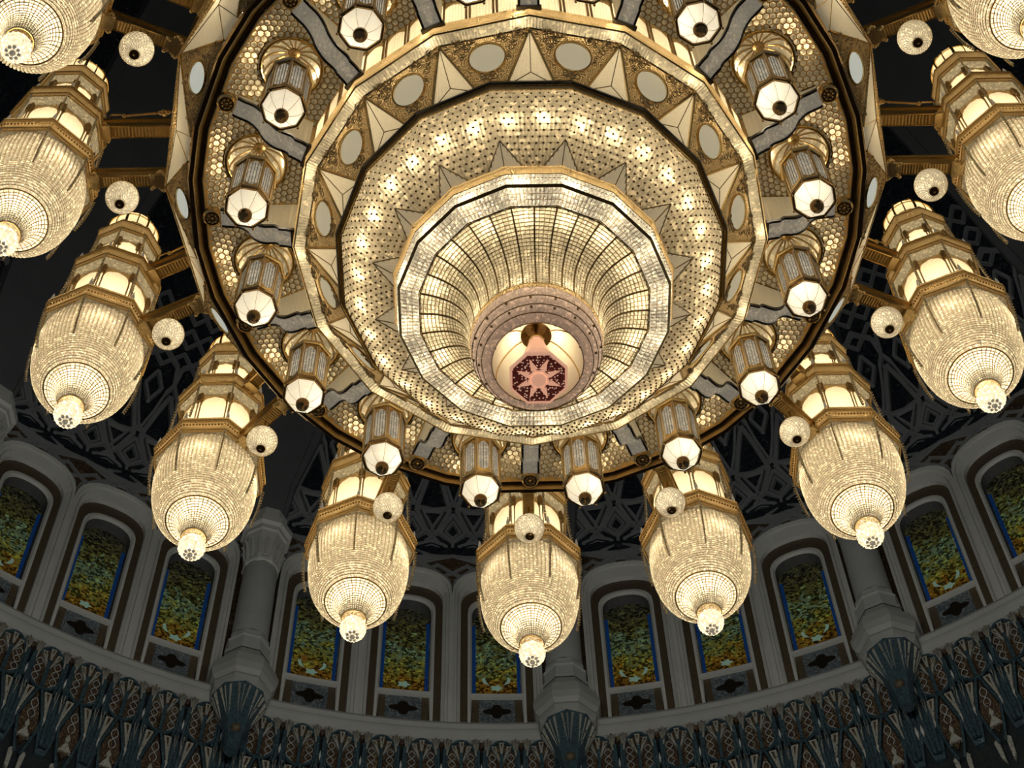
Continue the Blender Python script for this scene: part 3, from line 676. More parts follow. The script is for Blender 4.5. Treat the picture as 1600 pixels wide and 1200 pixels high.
mb.add([kA, kB_, g2_, gc, g1_, cen + rv((0, 0, .012))], [(0, 1, 5), (1, 2, 5), (2, 3, 5), (3, 4, 5), (4, 0, 5)])
fl = part(mb, 'filigree_panel', FILI)
e1 = kB_ - kA; e1 /= np.linalg.norm(e1); e2 = (kA + kB_) / 2 - gc; e2 /= np.linalg.norm(e2); e3 = np.cross(e1, e2); e3 *= -np.sign(e3[2]) if e3[2] > 0 else 1
def disc(mbd, mbr, c, e1, e2, e3, r):
    n = 32; th = np.arange(n) * 2 * PI / n; circ = np.cos(th)[:, None] * e1 + np.sin(th)[:, None] * e2
    V = np.concatenate([c + circ * r, c + circ * r * .9 + e3 * .010, [c + e3 * .014]]); mbd.add(V, [(i, (i + 1) % n, n + (i + 1) % n, n + i) for i in range(n)] + [(n + i, n + (i + 1) % n, 2 * n) for i in range(n)])
    P = np.stack([c + circ * (r + d) + e3 * h for d, h in ((0.0, 0), (.0, .014), (.010, .014), (.012, 0))], 1); mbr.grid(P, True)
for q in range(9):                               # small glass studs and coils on the filigree
    pass
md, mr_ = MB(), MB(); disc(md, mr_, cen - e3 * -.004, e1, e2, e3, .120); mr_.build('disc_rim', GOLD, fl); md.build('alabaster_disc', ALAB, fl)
mb = MB()
RG = random.Random(3)
tri = [kA, kB_, gc]
for q in range(110):
    u, v_ = RG.random(), RG.random()
    if u + v_ > 1: u, v_ = 1 - u, 1 - v_
    p = kA + (kB_ - kA) * u + (gc - kA) * v_
    if np.linalg.norm(p - cen) < .15: continue
    n = 8; th = np.linspace(0, 2 * PI * .85, n) + RG.random() * 6; r_ = .010 + .012 * RG.random()
    mb.tube([p + e3 * .012 + (math.cos(t_) * e1 + math.sin(t_) * e2) * r_ for t_ in th], .0042, 4)
mb.build('gilt_scrollwork', GOLD2, fl)['kind'] = 'stuff'
sector([st, fl])
mb = MB(); mb.lathe([(1.365, 12.04), (1.368, 12.00), (1.36, 11.988), (1.35, 11.995), (1.345, 11.99), (1.335, 11.975), (1.325, 11.975), (1.318, 12.0), (1.318, 12.03)], 16, T / 2); part(mb, 'gilt_polygon', GOLD)
mb = MB(); mb.lathe([(1.372, 12.04), (1.375, 12.01), (1.366, 11.99)], 16, T / 2); part(mb, 'polygon_shadow_line', BLACK)

# --- first crystal bowl
b1 = smoothp([(1.325, 11.99), (1.305, 11.90), (1.25, 11.80), (1.16, 11.71), (1.05, 11.64), (.935, 11.575)], 40)
mb = MB(); skin(mb, b1, 16, T / 2, 16 * 16, 15, .007, None); 
bo = part(mb, 'upper_crystal_bowl', CRY_BOWL)
mb = MB(); q = resample(b1, 15)
for j, (R, H) in enumerate(q[1:-1]):
    for i in range(16 * 9):
        th = (i + .5 * (j % 2)) * 2 * PI / 144; per = T; loc = (th - T / 2) % per - per / 2; rf = math.cos(per / 2) / math.cos(loc)
        if R < 1.11 and abs((th / T) % 1 - .5) < .36 * (1.12 - R) / .17: continue
        c_ = (R * rf * math.sin(th), R * rf * math.cos(th), H - .010)
        s_ = .0105; mb.add([(c_[0] + s_, c_[1], c_[2]), (c_[0], c_[1] + s_, c_[2]), (c_[0] - s_, c_[1], c_[2]), (c_[0], c_[1] - s_, c_[2]), (c_[0], c_[1], c_[2] - .006)], [(0, 1, 4), (1, 2, 4), (2, 3, 4), (3, 0, 4), (3, 2, 1, 0)])
pn = mb.build('dark_pins', BRONZE, bo); pn['kind'] = 'stuff'
mb = MB(); rings(mb, b1, 15, 16, T / 2, .0022, 64, ends=False); mb.build('bowl_wires', GOLD2, bo)
# small star pyramids standing round the second tier
mb = MB(); tp = pol(.5, 1.10, 11.665)
def t2(k, R=.945, H=11.575): return pol(k, R, H)
c0 = pol(.5, .95, 11.52); sL = t2(.5) + (t2(0) - t2(.5)) * .62 * 1.0; sR = t2(.5) + (t2(1) - t2(.5)) * .62
sL = pol(.5, .94, 11.575) + (pol(-.5, .94, 11.575) - pol(.5, .94, 11.575)) * .34; sR = pol(.5, .94, 11.575) + (pol(1.5, .94, 11.575) - pol(.5, .94, 11.575)) * .34
ctr = pol(.5, .965, 11.555)
ridged(mb, tp, sL, ctr, 5, .002); ridged(mb, tp, ctr, sR, 5, .002)
ss = part(mb, 'small_star_point', PANE_T)
mb = MB()
for B in (sL, ctr, sR): mb.tube([tp - (0, 0, .004), B - (0, 0, .004)], .004, 4)
mb.build('star_seams', WIRE, ss); sector([ss])

# --- second tier: dark openwork edge, rods, gilt line, flat rod fringe, ribbed trumpet bowl
mb = MB(); mb.lathe([(.95, 11.60), (.955, 11.55), (.945, 11.535), (.935, 11.50), (.93, 11.49)], 16, T / 2); part(mb, 'tier_openwork', FILI2)
mb = MB(); skin(mb, [(.93, 11.49), (.915, 11.355)], 16, T / 2, 16 * 14, 3, .011, 1); skin(mb, [(.905, 11.345), (.775, 11.327)], 16, T / 2, 16 * 12, 3, .010, 1); part(mb, 'tier_rods', CRY_CLEAR)
mb = MB(); rings(mb, [(.913, 11.355), (.905, 11.345)], 2, 16, T / 2, .007, 64); rings(mb, [(.932, 11.49), (.925, 11.44)], 2, 16, T / 2, .003, 64); rings(mb, [(.775, 11.327), (.765, 11.327)], 2, 16, T / 2, .004, 64); tg_ = part(mb, 'tier_gilt_line', GOLD)
mb = MB(); meridians(mb, [(.90, 11.336), (.785, 11.320)], 16 * 13, 16, T / 2, .0022, npt=2, nt=3); rings(mb, [(.90, 11.336), (.785, 11.320)], 4, 16, T / 2, .0022, 64, ends=False); mb.build('rod_wires', WIRE, tg_)
b2 = smoothp([(.765, 11.327), (.66, 11.315), (.56, 11.27), (.485, 11.18), (.445, 11.06), (.425, 10.90)], 40)
def blend16(prof): return prof
mb = MB(); skin(mb, b2, 0, T / 2, 128, 24, .005, 1); rb = part(mb, 'ribbed_crystal_bowl', CRY_RIB)
b2o = b2 - np.array([.003, .006])
mb = MB(); meridians(mb, b2o, 32, 0, 0, .0072, npt=14); mb.build('bowl_ribs', WIRE, rb)
mb = MB(); rings(mb, b2o, 25, 0, 0, .0034, 64); meridians(mb, b2o, 128, 0, T / 8, .0022, npt=9, nt=3); mb.build('bowl_wires', WIRE, rb)

# --- rose crystal collar and inner cream dome
mb = MB(); mb.lathe([(.43, 10.90), (.432, 10.875), (.425, 10.855), (.418, 10.85)], 64, 0); part(mb, 'collar_openwork', FILI2)
col_p = [[(.422, 10.85), (.415, 10.755)], [(.395, 10.74), (.385, 10.685)], [(.36, 10.67), (.352, 10.635)], [(.325, 10.63), (.290, 10.615)]]
mb = MB()
for pr_ in col_p: skin(mb, pr_, 0, 0, 120, 1, .005, None)
skin(mb, [(.415, 10.755), (.395, 10.74)], 0, 0, 110, 1, .003, None); skin(mb, [(.385, 10.685), (.36, 10.67)], 0, 0, 110, 1, .003, None); skin(mb, [(.352, 10.635), (.325, 10.63)], 0, 0, 110, 1, .003, None)
co = part(mb, 'crystal_collar', CRY_PINK)
mb = MB()
for R, H in ((.413, 10.752), (.387, 10.682), (.353, 10.632), (.29, 10.613)): mb.tube([(R * math.sin(t_), R * math.cos(t_), H) for t_ in np.arange(64) * 2 * PI / 64], .0035, 4, True)
for q in range(16):
    for R, H in ((.405, 10.745), (.372, 10.675)): an = q * PI / 8 + .1; mb.box((R * math.sin(an), R * math.cos(an), H), (.014, .014, .012))
mb.build('collar_wires', WIRE, co)
dprof2 = smoothp([(.29, 10.615), (.285, 10.70), (.24, 10.84), (.16, 10.95), (.10, 10.98)], 12)
mb = MB(); mb.lathe([tuple(p) for p in dprof2], 64, 0); idm = part(mb, 'inner_glass_dome', CREAM, None, True)
mb = MB(); meridians(mb, dprof2 - (.004, .003), 8, 0, T, .005, npt=10); mb.build('dome_ribs', GOLD, idm)
mb = MB(); skin(mb, [(.10, 10.98), (.09, 11.06), (.07, 11.10), (.0, 11.11)], 0, 0, 32, 4, .004, 1); mb.build('mirror_cup', GOLD2, idm)

# --- skirt outside the ring: filigree wings with milky discs, faceted glass between
o0 = 2.505
A_ = pol(0, 2.735, 13.48); L_ = pol(-.40, o0, 13.03); R_ = pol(.40, o0, 13.03)
mb = MB(); mb.add([A_, L_, R_, pol(0, 2.60, 13.22)], [(0, 1, 3), (1, 2, 3), (2, 0, 3)]); wg = part(mb, 'skirt_filigree', FILI)
mb = MB(); mb.tube([L_, A_, R_], .011, 5); mb.build('wing_frame', GOLD, wg)
e1 = rv((1, 0, 0)); e2 = A_ - (L_ + R_) / 2; e2 /= np.linalg.norm(e2); e3 = np.cross(e1, e2); e3 *= -1 if e3[2] > 0 else 1
md, mr_ = MB(), MB(); disc(md, mr_, (L_ + R_) / 2 + e2 * .165 + e3 * .004, e1, e2, e3, .118); mr_.build('disc_rim', GOLD, wg); md.build('milky_disc', ALAB2, wg)
mb = MB()
for q in range(120):
    u, v_ = RG.random(), RG.random()
    if u + v_ > 1: u, v_ = 1 - u, 1 - v_
    p = A_ + (L_ - A_) * u + (R_ - A_) * v_
    if np.linalg.norm(p - ((L_ + R_) / 2 + e2 * .165)) < .145: continue
    mb.tube([p + e3 * .012 + (math.cos(t_) * e1 + math.sin(t_) * e2) * .016 for t_ in np.linspace(0, 5, 7) + q], .004, 4)
mb.build('gilt_scrollwork', GOLD2, wg)['kind'] = 'stuff'
mb = MB(); tp = pol(.5, o0 - .01, 13.03); aL, aR = A_, pol(1, 2.735, 13.48); mid = pol(.5, 2.64, 13.34); tpL, tpR = pol(.40, o0, 13.03), pol(.60, o0, 13.03); top = pol(.5, 2.66, 13.50)
ridged(mb, mid, tpL, tpR, 3, .002); ridged(mb, mid, tpR, aR, 6, .002); ridged(mb, mid, aL, tpL, 6, .002); ridged(mb, mid, aR, top, 4, .002); ridged(mb, mid, top, aL, 4, .002)
gs = part(mb, 'skirt_star_glass', PANE_S)
mb = MB()
for B in (tpL, tpR, aL, aR): mb.tube([mid - (0, 0, .003), B - (0, 0, .003)], .004, 4)
mb.build('star_seams', GOLD, gs); sector([wg, gs])
# --- body wall above the skirt
mb = MB(); mb.lathe([(2.735, 13.48), (2.75, 13.50), (2.74, 13.58), (2.70, 13.62)], 16, 0); mb.lathe([(2.68, 14.3), (2.72, 14.36), (2.72, 14.48), (2.62, 14.55)], 16, 0); mb.lathe([(2.58, 15.0), (2.64, 15.05), (2.62, 15.15), (2.3, 15.3)], 16, 0); part(mb, 'body_cornices', FILI)
mb = MB(); skin(mb, [(2.70, 13.62), (2.68, 14.3)], 16, 0, 16 * 20, 1, .01, None); skin(mb, [(2.62, 14.55), (2.58, 15.0)], 16, 0, 16 * 20, 1, .01, None); part(mb, 'body_rod_walls', CRY_ROD)
mb = MB()
for k in np.arange(0, 16, 1 / 3):
    for R, h0, h1 in ((2.70, 13.6, 14.32), (2.62, 14.52, 15.02)):
        rf = math.cos(T / 2) / math.cos(((k * T) % T) - T / 2); p = pol(k, R * rf + .012, 0); mb.box((p[0], p[1], (h0 + h1) / 2), (.03, .03, h1 - h0))
part(mb, 'body_mullions', GOLD)
mb = MB(); mb.lathe([(2.3, 15.3), (1.8, 15.9), (1.0, 16.6), (.5, 17.5), (.3, 18.5)], 32, 0); mb.lathe([(.06, 18.5), (.06, 39.9)], 12, 0); part(mb, 'upper_body_and_stem', GOLD2)

# --- twin arms to each large lamp (only the sectors in the picture carry a lamp)
def arm(H0, w, h, R0, R1):
    m1, m2, m3 = MB(), MB(), MB()
    n = 60; P = []
    for i in range(n + 1):
        R = R0 + (R1 - R0) * i / n; d = .004 * (i % 2); P.append([(-w / 2, R, H0 - d), (w / 2, R, H0 - d)])
    m1.grid(np.array(P)); m1.box((0, (R0 + R1) / 2, H0 + .03), (w * .8, R1 - R0, .05))
    for sx in (-1, 1):
        m2.box((sx * w * .5, (R0 + R1) / 2, H0 + .005), (.010, R1 - R0, .022)); m2.box((sx * w * .42, (R0 + R1) / 2, H0 + h - .015), (.02, R1 - R0, .035)); 
        m2.box((sx * w * .36, (R0 + R1) / 2, H0 + h * .55), (.008, R1 - R0, h * .6))
    m2.box((0, (R0 + R1) / 2, H0 + h), (w * .9, R1 - R0, .02))
    for (rr, s_) in ((R0 + .10, 1.0), (R1 - .06, .7)):
        for q in range(7):
            for sx in (-1, 1): m3.ball((sx * (w * .5 + .015 + .018 * math.sin(q)), rr - .05 * s_ + q * .018 * s_, H0 - .012 - .02 * math.cos(q * 1.1)), .016 * s_, 6, 4)
        m3.box((0, rr, H0 - .012), (w * 1.25, .13 * s_, .022))
    return m1, m2, m3
arms = []
for H0, w_, h_, Ra, Rb in ((13.60, .088, .15, 2.70, 3.36), (14.60, .098, .17, 2.62, 3.44)):
    m1, m2, m3 = arm(H0, w_, h_, Ra, Rb); ar = part(m1, 'lamp_arm', WIRE); m2.build('arm_rail', GOLD, ar); m3.build('arm_foliage', GOLD2, ar); arms.append(ar)
mb = MB(); mb.tube([(0, 2.66, 15.08), (0, 2.85, 15.04), (0, 3.30, 14.95)], .010, 6)
for R, r_ in ((2.93, .022), (2.96, .034), (2.99, .022), (3.28, .022), (3.04, .014)): mb.ball((0, R, 15.04 - (R - 2.85) * .2), r_, 8, 6)
mb.tube([(0, 3.40, 14.76), (0, 3.40, 14.98), (0, 3.31, 14.98)], .008, 5); tr = part(mb, 'tie_rod', GOLD)
KV = list(range(-5, 6))
for o in arms + [tr]:
    for k in KV:
        if k: turned(o, k)

# --- bulbs behind the crystal (the light itself)
def L(k, R, H, wts, **kw):
    p = pol(k, R, H - Z0); return lamp_light('bulb_glow', tuple(p), wts, parent=CH, **kw)
for i in range(32): L(.32 + .5 * i, 1.16, 11.78, 1.0)
for i in range(16): L(.2 + i, .69, 11.39, 1.0)
for i in range(16):
    L(i + .40, 2.31, 13.05, .8); L(i + .62, 2.29, 13.05, .8); L(i + .85, 2.15, 13.08, .8); L(i + .5, 1.85, 13.12, 1.2); L(i + .5, 2.02, 13.42, .6)
    L(i + .5, 1.45, 12.45, 2.0); L(i + .5, 2.55, 13.5, 1.2); L(i, 1.5, 12.8, 1.5)
for i in range(8): L(2 * i + .7, .36, 10.95, .6)
L(0, .0, 11.3, 3.0); L(4, .2, 11.05, 1.0); L(12, .2, 11.05, 1.0)
for i in range(16): L(i + .3, .86, 11.41, 1.3); L(i + .1, 1.635, 12.44, .7)

# =================================================================== lanterns, globes, large lamps, pendant
ORD = ['first', 'second', 'third', 'fourth', 'fifth', 'sixth', 'seventh', 'eighth']
def place(o, k, R, H):
    th = A0 + k * T; o.location = (R * math.sin(th), R * math.cos(th), H); o.rotation_euler = (0, 0, -th)
O8 = PI / 8
def lantern():
    t = thing('octagonal_lantern')
    mb = MB(); skin(mb, [(.140, .212), (.128, .165), (.100, .118), (.050, .085)], 8, O8, 64, 1, .0015, None); sh = mb.build('bottom_shade', WHITE, t)
    mb = MB(); meridians(mb, [(.141, .208), (.129, .160), (.101, .113), (.050, .080)], 8, 8, O8, .0014, npt=5, nt=3); mb.build('shade_seams', BRONZE, sh)
    mb = MB(); mb.lathe([(.140, .212), (.146, .198), (.160, .196), (.166, .21), (.164, .24), (.152, .248)], 8, O8); mb.build('bottom_rim', BRONZE, t)
    for q in range(8):
        mb = MB(); an = O8 + q * PI / 4; mb.ball((.163 * math.sin(an), .163 * math.cos(an), .192), .010, 8, 5); mb.build('rim_stud', GOLD, t)
    mb = MB(); mb.lathe([(.050, .088), (.050, .070), (.044, .045), (.030, .026), (.012, .018), (.010, .008), (.0, .0)], 20, 0); mb.build('knob', BRONZE, t, True)
    mb = MB()
    for q in range(8):
        an = O8 + q * PI / 4; x, y = .152 * math.sin(an), .152 * math.cos(an); mb.tube([(x, y, .24), (x, y, .74)], .009, 5)
    mb.lathe([(.142, .725), (.160, .73), (.170, .742), (.170, .760), (.155, .772), (.09, .80), (.02, .83)], 8, O8)
    mb.lathe([(.150, .25), (.156, .255), (.156, .275), (.150, .28)], 8, O8)
    fr = mb.build('lantern_frame', GOLD2, t)
    mb = MB()
    for q in range(8):
        a1, a2 = O8 + q * PI / 4, O8 + (q + 1) * PI / 4; p1 = rv((.150 * math.sin(a1), .150 * math.cos(a1))); p2 = rv((.150 * math.sin(a2), .150 * math.cos(a2)))
        P = []; Q = []
        for i in range(13):
            u = .10 + .80 * i / 12; p = p1 + (p2 - p1) * u; d = abs(i / 6 - 1); P.append([(p[0], p[1], .725 - .09 * d ** 2 - .02), (p[0], p[1], .73)]); Q.append([(p[0], p[1], .27), (p[0], p[1], .30 + .05 * d ** 2)])
        mb.grid(np.array(P)); mb.grid(np.array(Q))
        for u in (.14, .86):
            p = p1 + (p2 - p1) * u; mb.tube([(p[0], p[1], .28), (p[0], p[1], .68)], .004, 4)
    mb.build('arched_tracery', GOLD, fr)
    mb = MB(); skin(mb, [(.143, .26), (.143, .72)], 8, O8, 80, 1, .003, None); gl = mb.build('crystal_panels', CRY_COOL, t)
    mb = MB()
    for q in range(8):
        a1, a2 = O8 + q * PI / 4, O8 + (q + 1) * PI / 4
        for u in (.32, .5, .68):
            p = rv((.1475 * math.sin(a1), .1475 * math.cos(a1))) * (1 - u) + rv((.1475 * math.sin(a2), .1475 * math.cos(a2))) * u
            for z in np.arange(.30, .68, .021): mb.ball((p[0], p[1], z), .0042, 4, 3)
    bs = mb.build('bead_strings', BLACK, gl); bs['kind'] = 'stuff'
    mb = MB(); mb.tube([(0, 0, .80), (0, 0, 1.25)], .006, 6); mb.build('hanging_stem', GOLD, t)
    lamp_light('bulb_glow', (.03, -.02, .19), LP_LANT, (1, .86, .62), .02, t); lamp_light('bulb_glow', (0, 0, .5), LP_LANT * .6, (1, .9, .75), .02, t)
    return t
def globe():
    t = thing('crystal_globe'); r = .120; C = .125
    ph = np.linspace(.28, PI - .18, 25); prof = [(r * math.sin(p), C - r * math.cos(p)) for p in ph]
    mb = MB()
    pr = rv(prof); U = 72; P = np.zeros((U, 25, 3))
    for i in range(U):
        for j in range(25):
            th = i * 2 * PI / U + j * .05; b = 1 + .045 * ((i + j) % 2); P[i, j] = (pr[j, 0] * b * math.sin(th), pr[j, 0] * b * math.cos(th), C + (pr[j, 1] - C) * b)
    mb.grid(P, True); gb = mb.build('cut_glass_ball', CRY_FUN, t)
    mb = MB()
    for sg in (-1, 1):
        for i in range(26): mb.tube([(1.055 * pr[j, 0] * math.sin(i * 2 * PI / 26 + sg * j * .075), 1.055 * pr[j, 0] * math.cos(i * 2 * PI / 26 + sg * j * .075), C + (pr[j, 1] - C) * 1.055) for j in range(0, 25, 2)], .0015, 3)
    nw = mb.build('cut_lines', WIRE, gb); nw['kind'] = 'stuff'
    mb = MB(); mb.lathe([(.036, .014), (.038, .004), (.030, -.004), (.026, .0), (.016, -.006), (.012, -.002), (.006, -.016), (0, -.02)], 20, 0); mb.build('bottom_cap', BRONZE, t, True)
    mb = MB(); mb.lathe([(.05, .238), (.045, .252), (.02, .262), (.012, .28), (.02, .30), (.012, .32), (.008, .44)], 14, 0); mb.build('top_cap', GOLD, t, True)
    lamp_light('bulb_glow', (0, -.02, .10), LP_GLOBE, (1, .88, .66), .025, t)
    return t
Zl = 12.45
def octring(mb, prof): mb.lathe([(R, H - Zl) for R, H in prof], 8, O8)
def lamp():
    t = thing('large_crystal_lamp'); z = lambda pr: [(R, H - Zl) for R, H in pr]
    mb = MB(); ph = np.linspace(.06, PI - .9, 10); skin(mb, [(.106 * math.sin(p), .105 - .106 * math.cos(p)) for p in ph], 0, 0, 20, 7, .006, 1); bl = mb.build('ball_finial', CRY_CLEAR, t)
    mb = MB(); mb.ball((0, 0, -.002), .022, 10, 6)
    for q in range(8): an = q * PI / 4; mb.ball((.042 * math.sin(an), .042 * math.cos(an), .008), .015, 6, 4)
    mb.build('ball_rosette', CRY_CLEAR, bl)
    mb = MB(); mb.tube([(.10 * math.sin(a_), .10 * math.cos(a_), 12.675 - Zl) for a_ in np.arange(32) * 2 * PI / 32], .006, 5, True); mb.build('neck_ring', WIRE, t)
    fn = smoothp([(.250, 12.915), (.205, 12.905), (.160, 12.86), (.125, 12.78), (.100, 12.675)], 16)
    fn[:, 1] -= Zl; mb = MB(); skin(mb, fn, 0, 0, 48, 14, .003, 1); fo = mb.build('funnel', CRY_FUN, t)
    fo_ = fn - (.002, .003)
    mb = MB(); rings(mb, fo_, 15, 0, 0, .0036, 48, ends=False); meridians(mb, fo_, 40, 0, 0, .0034, npt=9, nt=3); mb.build('funnel_wires', WIRE, fo)
    mb = MB(); mb.tube([(.253 * math.sin(a_), .253 * math.cos(a_), 12.912 - Zl) for a_ in np.arange(48) * 2 * PI / 48], .0065, 5, True); mb.build('bowl_ring', WIRE, t)
    bp = smoothp([(.256, 12.92), (.30, 12.95), (.355, 13.04), (.395, 13.18), (.414, 13.36), (.412, 13.50), (.40, 13.63)], 40); bp[:, 1] -= Zl
    mb = MB(); skin(mb, bp, 0, 0, 76, 34, .012, 1); bb = mb.build('beaded_bowl', CRY_LAMP, t)
    mb = MB(); rings(mb, bp + (.001, 0), 35, 0, 0, .0035, 76, ends=False); meridians(mb, bp + (.001, 0), 76, 0, 0, .0018, npt=12, nt=3); mb.build('bead_wires', WIRE, bb)  # wire net added to stand for the shade between bead rows
    def tier(R, h0, h1, Rr, tag, Rs0):
        """crystal drum of eight arched panels under its cornice"""
        mb = MB(); skin(mb, z([(R, h0), (R, h1)]), 8, O8, 80, 1, .003, None); pn_ = mb.build(tag + '_panels', CREAM, t)
        mb = MB()
        for q in range(8):
            an = O8 + q * PI / 4; a2 = an + PI / 4
            for d in (-.045, .045):
                x, y = (R + .002) * math.sin(an + d), (R + .002) * math.cos(an + d); mb.tube([(x, y, h0 - Zl), (x, y, h1 - Zl)], .0065, 4)
            x, y = (R + .008) * math.sin(an), (R + .008) * math.cos(an); rot = np.array([[math.cos(an), math.sin(an), 0], [-math.sin(an), math.cos(an), 0], [0, 0, 1]])
            mb.box((x, y, h1 - Zl - .05), (.055, .03, .12), rot)
            p1 = rv(((R + .006) * math.sin(an), (R + .006) * math.cos(an))); p2 = rv(((R + .006) * math.sin(a2), (R + .006) * math.cos(a2))); P = []
            for i in range(17):
                u = .08 + .84 * i / 16; p = p1 + (p2 - p1) * u; s_ = abs(math.sin(PI * i / 16)); zz = h1 - .17 * (h1 - h0) / .6 + .13 * (h1 - h0) / .6 * s_ ** .5 + .012 * abs(math.sin(3 * PI * i / 16)); P.append([(p[0], p[1], min(zz, h1 - .01) - Zl), (p[0], p[1], h1 - Zl + .01)])
            mb.grid(np.array(P))
        mb.build(tag + '_arches', FILI2, pn_)
        mb = MB(); skin(mb, z([(R + .005, h1), (Rr - .02, h1 + .12)]), 8, O8, 96, 1, .004, None); mb.build(tag + '_rod_cove', CRY_ROD, t)
        mb = MB(); octring(mb, [(Rr - .022, h1 + .115), (Rr - .005, h1 + .11), (Rr + .006, h1 + .13), (Rr - .004, h1 + .15), (Rr + .002, h1 + .165), (Rr + .002, h1 + .235), (Rr + .014, h1 + .25), (Rr + .010, h1 + .285), (Rr - .03, h1 + .31), (R - .02, h1 + .33)]); co_ = mb.build(tag + '_cornice', FILI2, t)
        mb = MB()
        for RR, hh in ((Rr + .006, h1 + .13), (Rr + .014, h1 + .255)):
            mb.tube([((RR) * math.sin(O8 + q * PI / 4), RR * math.cos(O8 + q * PI / 4), hh - Zl) for q in range(8)], .006, 5, True)
        mb.build(tag + '_cornice_lines', GOLD, co_)
        straps(tag, Rr, h1 + .13, h0 + .10, Rs0)
    def straps(tag, Rr, ha, hb, Rb):
        for q in range(8):
            mb = MB(); bd = MB()
            an = O8 + q * PI / 4; pts = smoothp([(Rr, ha), (Rr + (Rb - Rr) * .15, ha - (ha - hb) * .33), (Rr + (Rb - Rr) * .5, ha - (ha - hb) * .7), (Rb, hb)], 12)
            P3 = [(R * math.sin(an), R * math.cos(an), H - Zl) for R, H in pts]; mb.strip(P3, (math.cos(an), -math.sin(an), 0), (-math.sin(an), -math.cos(an), 0), .013, .012)
            for R, H in resample(pts, 14): bd.ball(((R + .008) * math.sin(an), (R + .008) * math.cos(an), H - Zl), .008, 5, 4)
            so = mb.build(tag + '_corner_strap', CRY_LAMP, t); b_ = bd.build('strap_beads', GOLD2, so); b_['kind'] = 'stuff'
    mb = MB(); octring(mb, [(.44, 13.62), (.462, 13.60), (.474, 13.625), (.466, 13.645), (.472, 13.66), (.472, 13.74), (.486, 13.755), (.484, 13.80), (.44, 13.83), (.30, 13.85)]); co_ = mb.build('bowl_cornice', FILI2, t)
    mb = MB()
    for RR, hh in ((.474, 13.625), (.486, 13.76)): mb.tube([(RR * math.sin(O8 + q * PI / 4), RR * math.cos(O8 + q * PI / 4), hh - Zl) for q in range(8)], .006, 5, True)
    for q in range(8):
        a1, a2 = O8 + q * PI / 4, O8 + (q + 1) * PI / 4
        for i in range(14):
            u = (i + .5) / 14; x = .474 * (math.sin(a1) * (1 - u) + math.sin(a2) * u); y = .474 * (math.cos(a1) * (1 - u) + math.cos(a2) * u); mb.ball((x, y, 13.70 - Zl), .011, 5, 3)
    mb.build('cornice_lines', GOLD, co_)
    mb = MB(); skin(mb, z([(.40, 13.62), (.45, 13.61)]), 8, O8, 120, 1, .006, None); mb.build('cornice_fringe', CRY_ROD, co_)
    straps('bowl', .478, 13.62, 13.08, .425)
    tier(.325, 13.84, 14.42, .385, 'lower_drum', .415)
    tier(.240, 14.75, 15.14, .290, 'upper_drum', .31)
    for Rr, hh, ht in ((.455, 13.82, .13), (.365, 14.72, .12)):
        for q in range(8):
            mb = MB(); an = O8 + q * PI / 4; mb.lathe([(.013, hh - Zl), (.015, hh + .04 - Zl), (.009, hh + ht * .7 - Zl), (.001, hh + ht - Zl)], 6, 0, (Rr * math.sin(an), Rr * math.cos(an))); mb.build('crystal_spike', CRY_CLEAR, t)
    cp = smoothp([(.215, 15.46), (.235, 15.56), (.222, 15.70), (.17, 15.84), (.09, 15.92), (.02, 15.96)], 20); cp[:, 1] -= Zl
    mb = MB(); mb.lathe([tuple(p) for p in cp], 32, 0); cr = mb.build('crown', CREAM, t, True)
    mb = MB(); meridians(mb, cp + (.012, .004), 8, 0, O8, .013, npt=14, nt=5); meridians(mb, cp + (.006, .002), 8, 0, 0, .006, npt=14)
    for q in (1, 4, 8): R, H = resample(cp, 12)[q]; mb.tube([((R + .01) * math.sin(a_), (R + .01) * math.cos(a_), H) for a_ in np.arange(32) * PI / 16], .006, 4, True)
    mb.ball((0, 0, 15.97 - Zl), .03, 10, 6); mb.tube([(0, 0, 16.0 - Zl), (.02, 0, 16.06 - Zl), (.07, 0, 16.10 - Zl)], .005, 5)
    mb.build('crown_ribs', GOLD, cr)
    for x, y, H, wt in ((0, 0, 12.96, .85), (.0, .12, 13.02, .22), (.10, -.08, 13.02, .22), (-.10, -.08, 13.02, .22), (0, 0, 13.35, 1.6), (.22, -.22, 13.42, .4), (-.22, -.22, 13.42, .4), (.22, .22, 13.42, .4), (-.22, .22, 13.42, .4), (0, 0, 14.1, 1.1), (0, 0, 14.95, .7), (0, 0, 15.65, .4), (0, 0, 12.56, .30)):
        lamp_light('bulb_glow', (x, y, H - Zl), wt * LP_LAMP, (1, .84, .58), .02, t)
    return t
LP_LANT, LP_GLOBE, LP_LAMP = 0.6, 0.9, 5.2

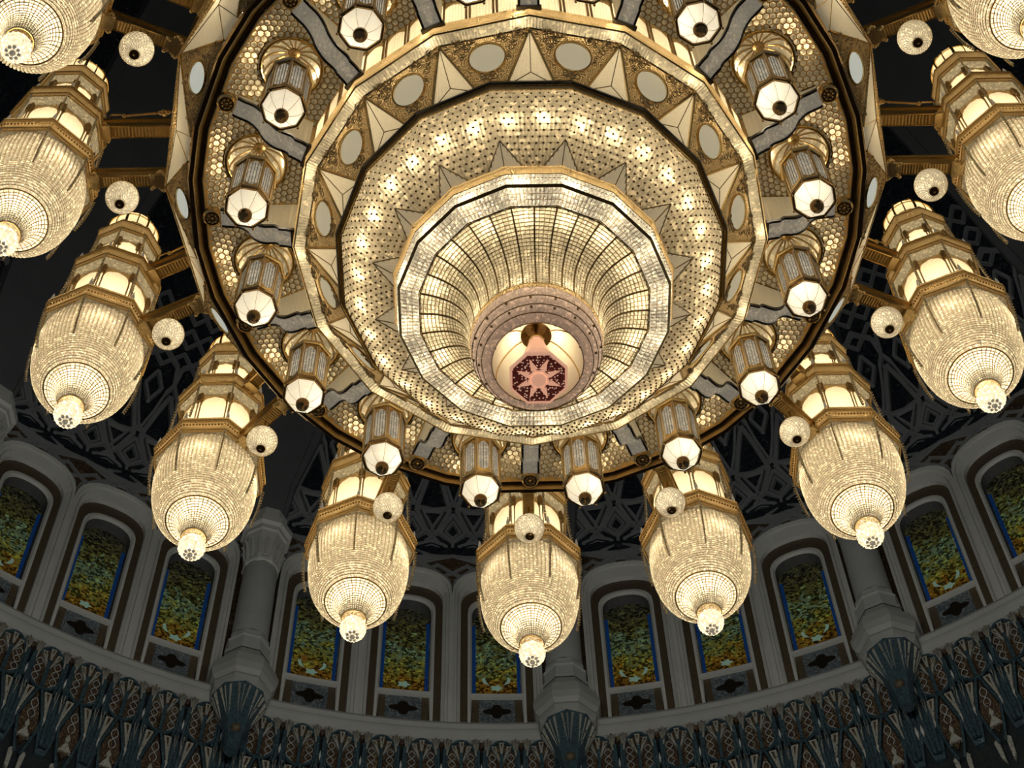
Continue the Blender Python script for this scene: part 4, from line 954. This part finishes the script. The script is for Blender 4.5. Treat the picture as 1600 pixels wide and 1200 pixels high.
p0 = lantern()
for i in range(16):
    k = -7.5 + i; o = p0 if i == 0 else copy_tree(p0); place(o, k, 2.0, 12.0)
    n = int(abs(k) + .5); side = 'left' if k < 0 else 'right'
    extra = {1: 'hanging just %s of bottom centre bracket' % side, 8: 'cut off by the top edge, %s of middle' % side}.get(n, '')
    o['label'] = ('octagonal lantern with white base, ' + (extra if extra else '%s up the %s side from bottom centre' % (ORD[n - 1], side)))
    o['category'] = 'lantern'; o['group'] = 'octagonal lanterns hung round the honeycomb ceiling of the chandelier'
NB = ['at bottom centre', ]
g0 = globe(); l0 = lamp()
for i, k in enumerate(KV):
    side = 'left' if k < 0 else 'right'
    o = g0 if i == 0 else copy_tree(g0); place(o, k, 3.035, 13.165)
    wh = 'hanging in front of the bottom centre lamp' if k == 0 else '%s one up the %s side from the bottom centre globe' % (ORD[abs(k) - 1], side)
    o['label'] = 'small cut glass globe, ' + wh; o['category'] = 'globe light'; o['group'] = 'cut glass globes below the lamp arms'
    o = l0 if i == 0 else copy_tree(l0); place(o, k, 3.77, 12.45)
    wh = {0: 'lowest in the photo at bottom centre', 5: 'cut off at the top right corner', -5: 'cut off at the top left corner', 4: 'cut off by the right edge', -4: 'cut off by the left edge'}.get(k, '%s one up the %s side from bottom centre' % (ORD[abs(k) - 1], side))
    o['label'] = 'large tiered crystal lamp, ' + wh; o['category'] = 'crystal lamp'; o['group'] = 'large crystal lamps around the chandelier'

# --- the rose copper star pendant in the middle
sp0 = thing('star_pendant', 'rose copper octagonal pendant with eight-pointed star hanging in the middle of the chandelier', 'pendant light', (0, 0, 10.36), -A0)
mb = MB(); mb.lathe([(.180, .062), (.006, .062)], 8, O8); bk = mb.build('openwork_plate', STARBACK, sp0)
mb = MB(); mb.lathe([(.176, .066), (.180, .052), (.190, .052), (.195, .066), (.192, .085), (.17, .095)], 8, O8); mb.build('plate_rim', COPPER, sp0)
mb = MB()
for q in range(8):
    an = O8 + q * PI / 4; d = rv((math.sin(an), math.cos(an), 0)); s = rv((math.cos(an), -math.sin(an), 0)); z_ = rv((0, 0, 1))
    mb.add([d * .150 + z_ * .056, d * .066 + s * .024 + z_ * .056, d * .066 - s * .024 + z_ * .056, d * .068 + z_ * .034, d * .04 + z_ * .05], [(0, 1, 3), (0, 3, 2), (1, 4, 3), (3, 4, 2)])
mb.build('star_rays', COPPER, sp0)
mb = MB(); mb.tube([(.074 * math.sin(O8 + q * PI / 4), .074 * math.cos(O8 + q * PI / 4), .048) for q in range(8)], .0035, 4, True); mb.build('star_outline', BLACK, sp0)
mb = MB(); mb.lathe([(.066, .058), (.066, .046), (.058, .042), (.054, .048)], 8, O8); mb.ball((0, 0, .046), .050, 20, 12, .8); mb.build('centre_ball', COPPER, sp0, True)
mb = MB(); mb.lathe([(.185, .09), (.165, .14), (.10, .30), (.06, .46), (.045, .54)], 8, O8); cn = mb.build('copper_cone', COPPER, sp0)
mb = MB(); mb.lathe([(.05, .53), (.055, .55), (.04, .57), (.03, .60), (.012, .62), (.012, .80)], 16, 0); mb.build('neck', GOLD, sp0, True)
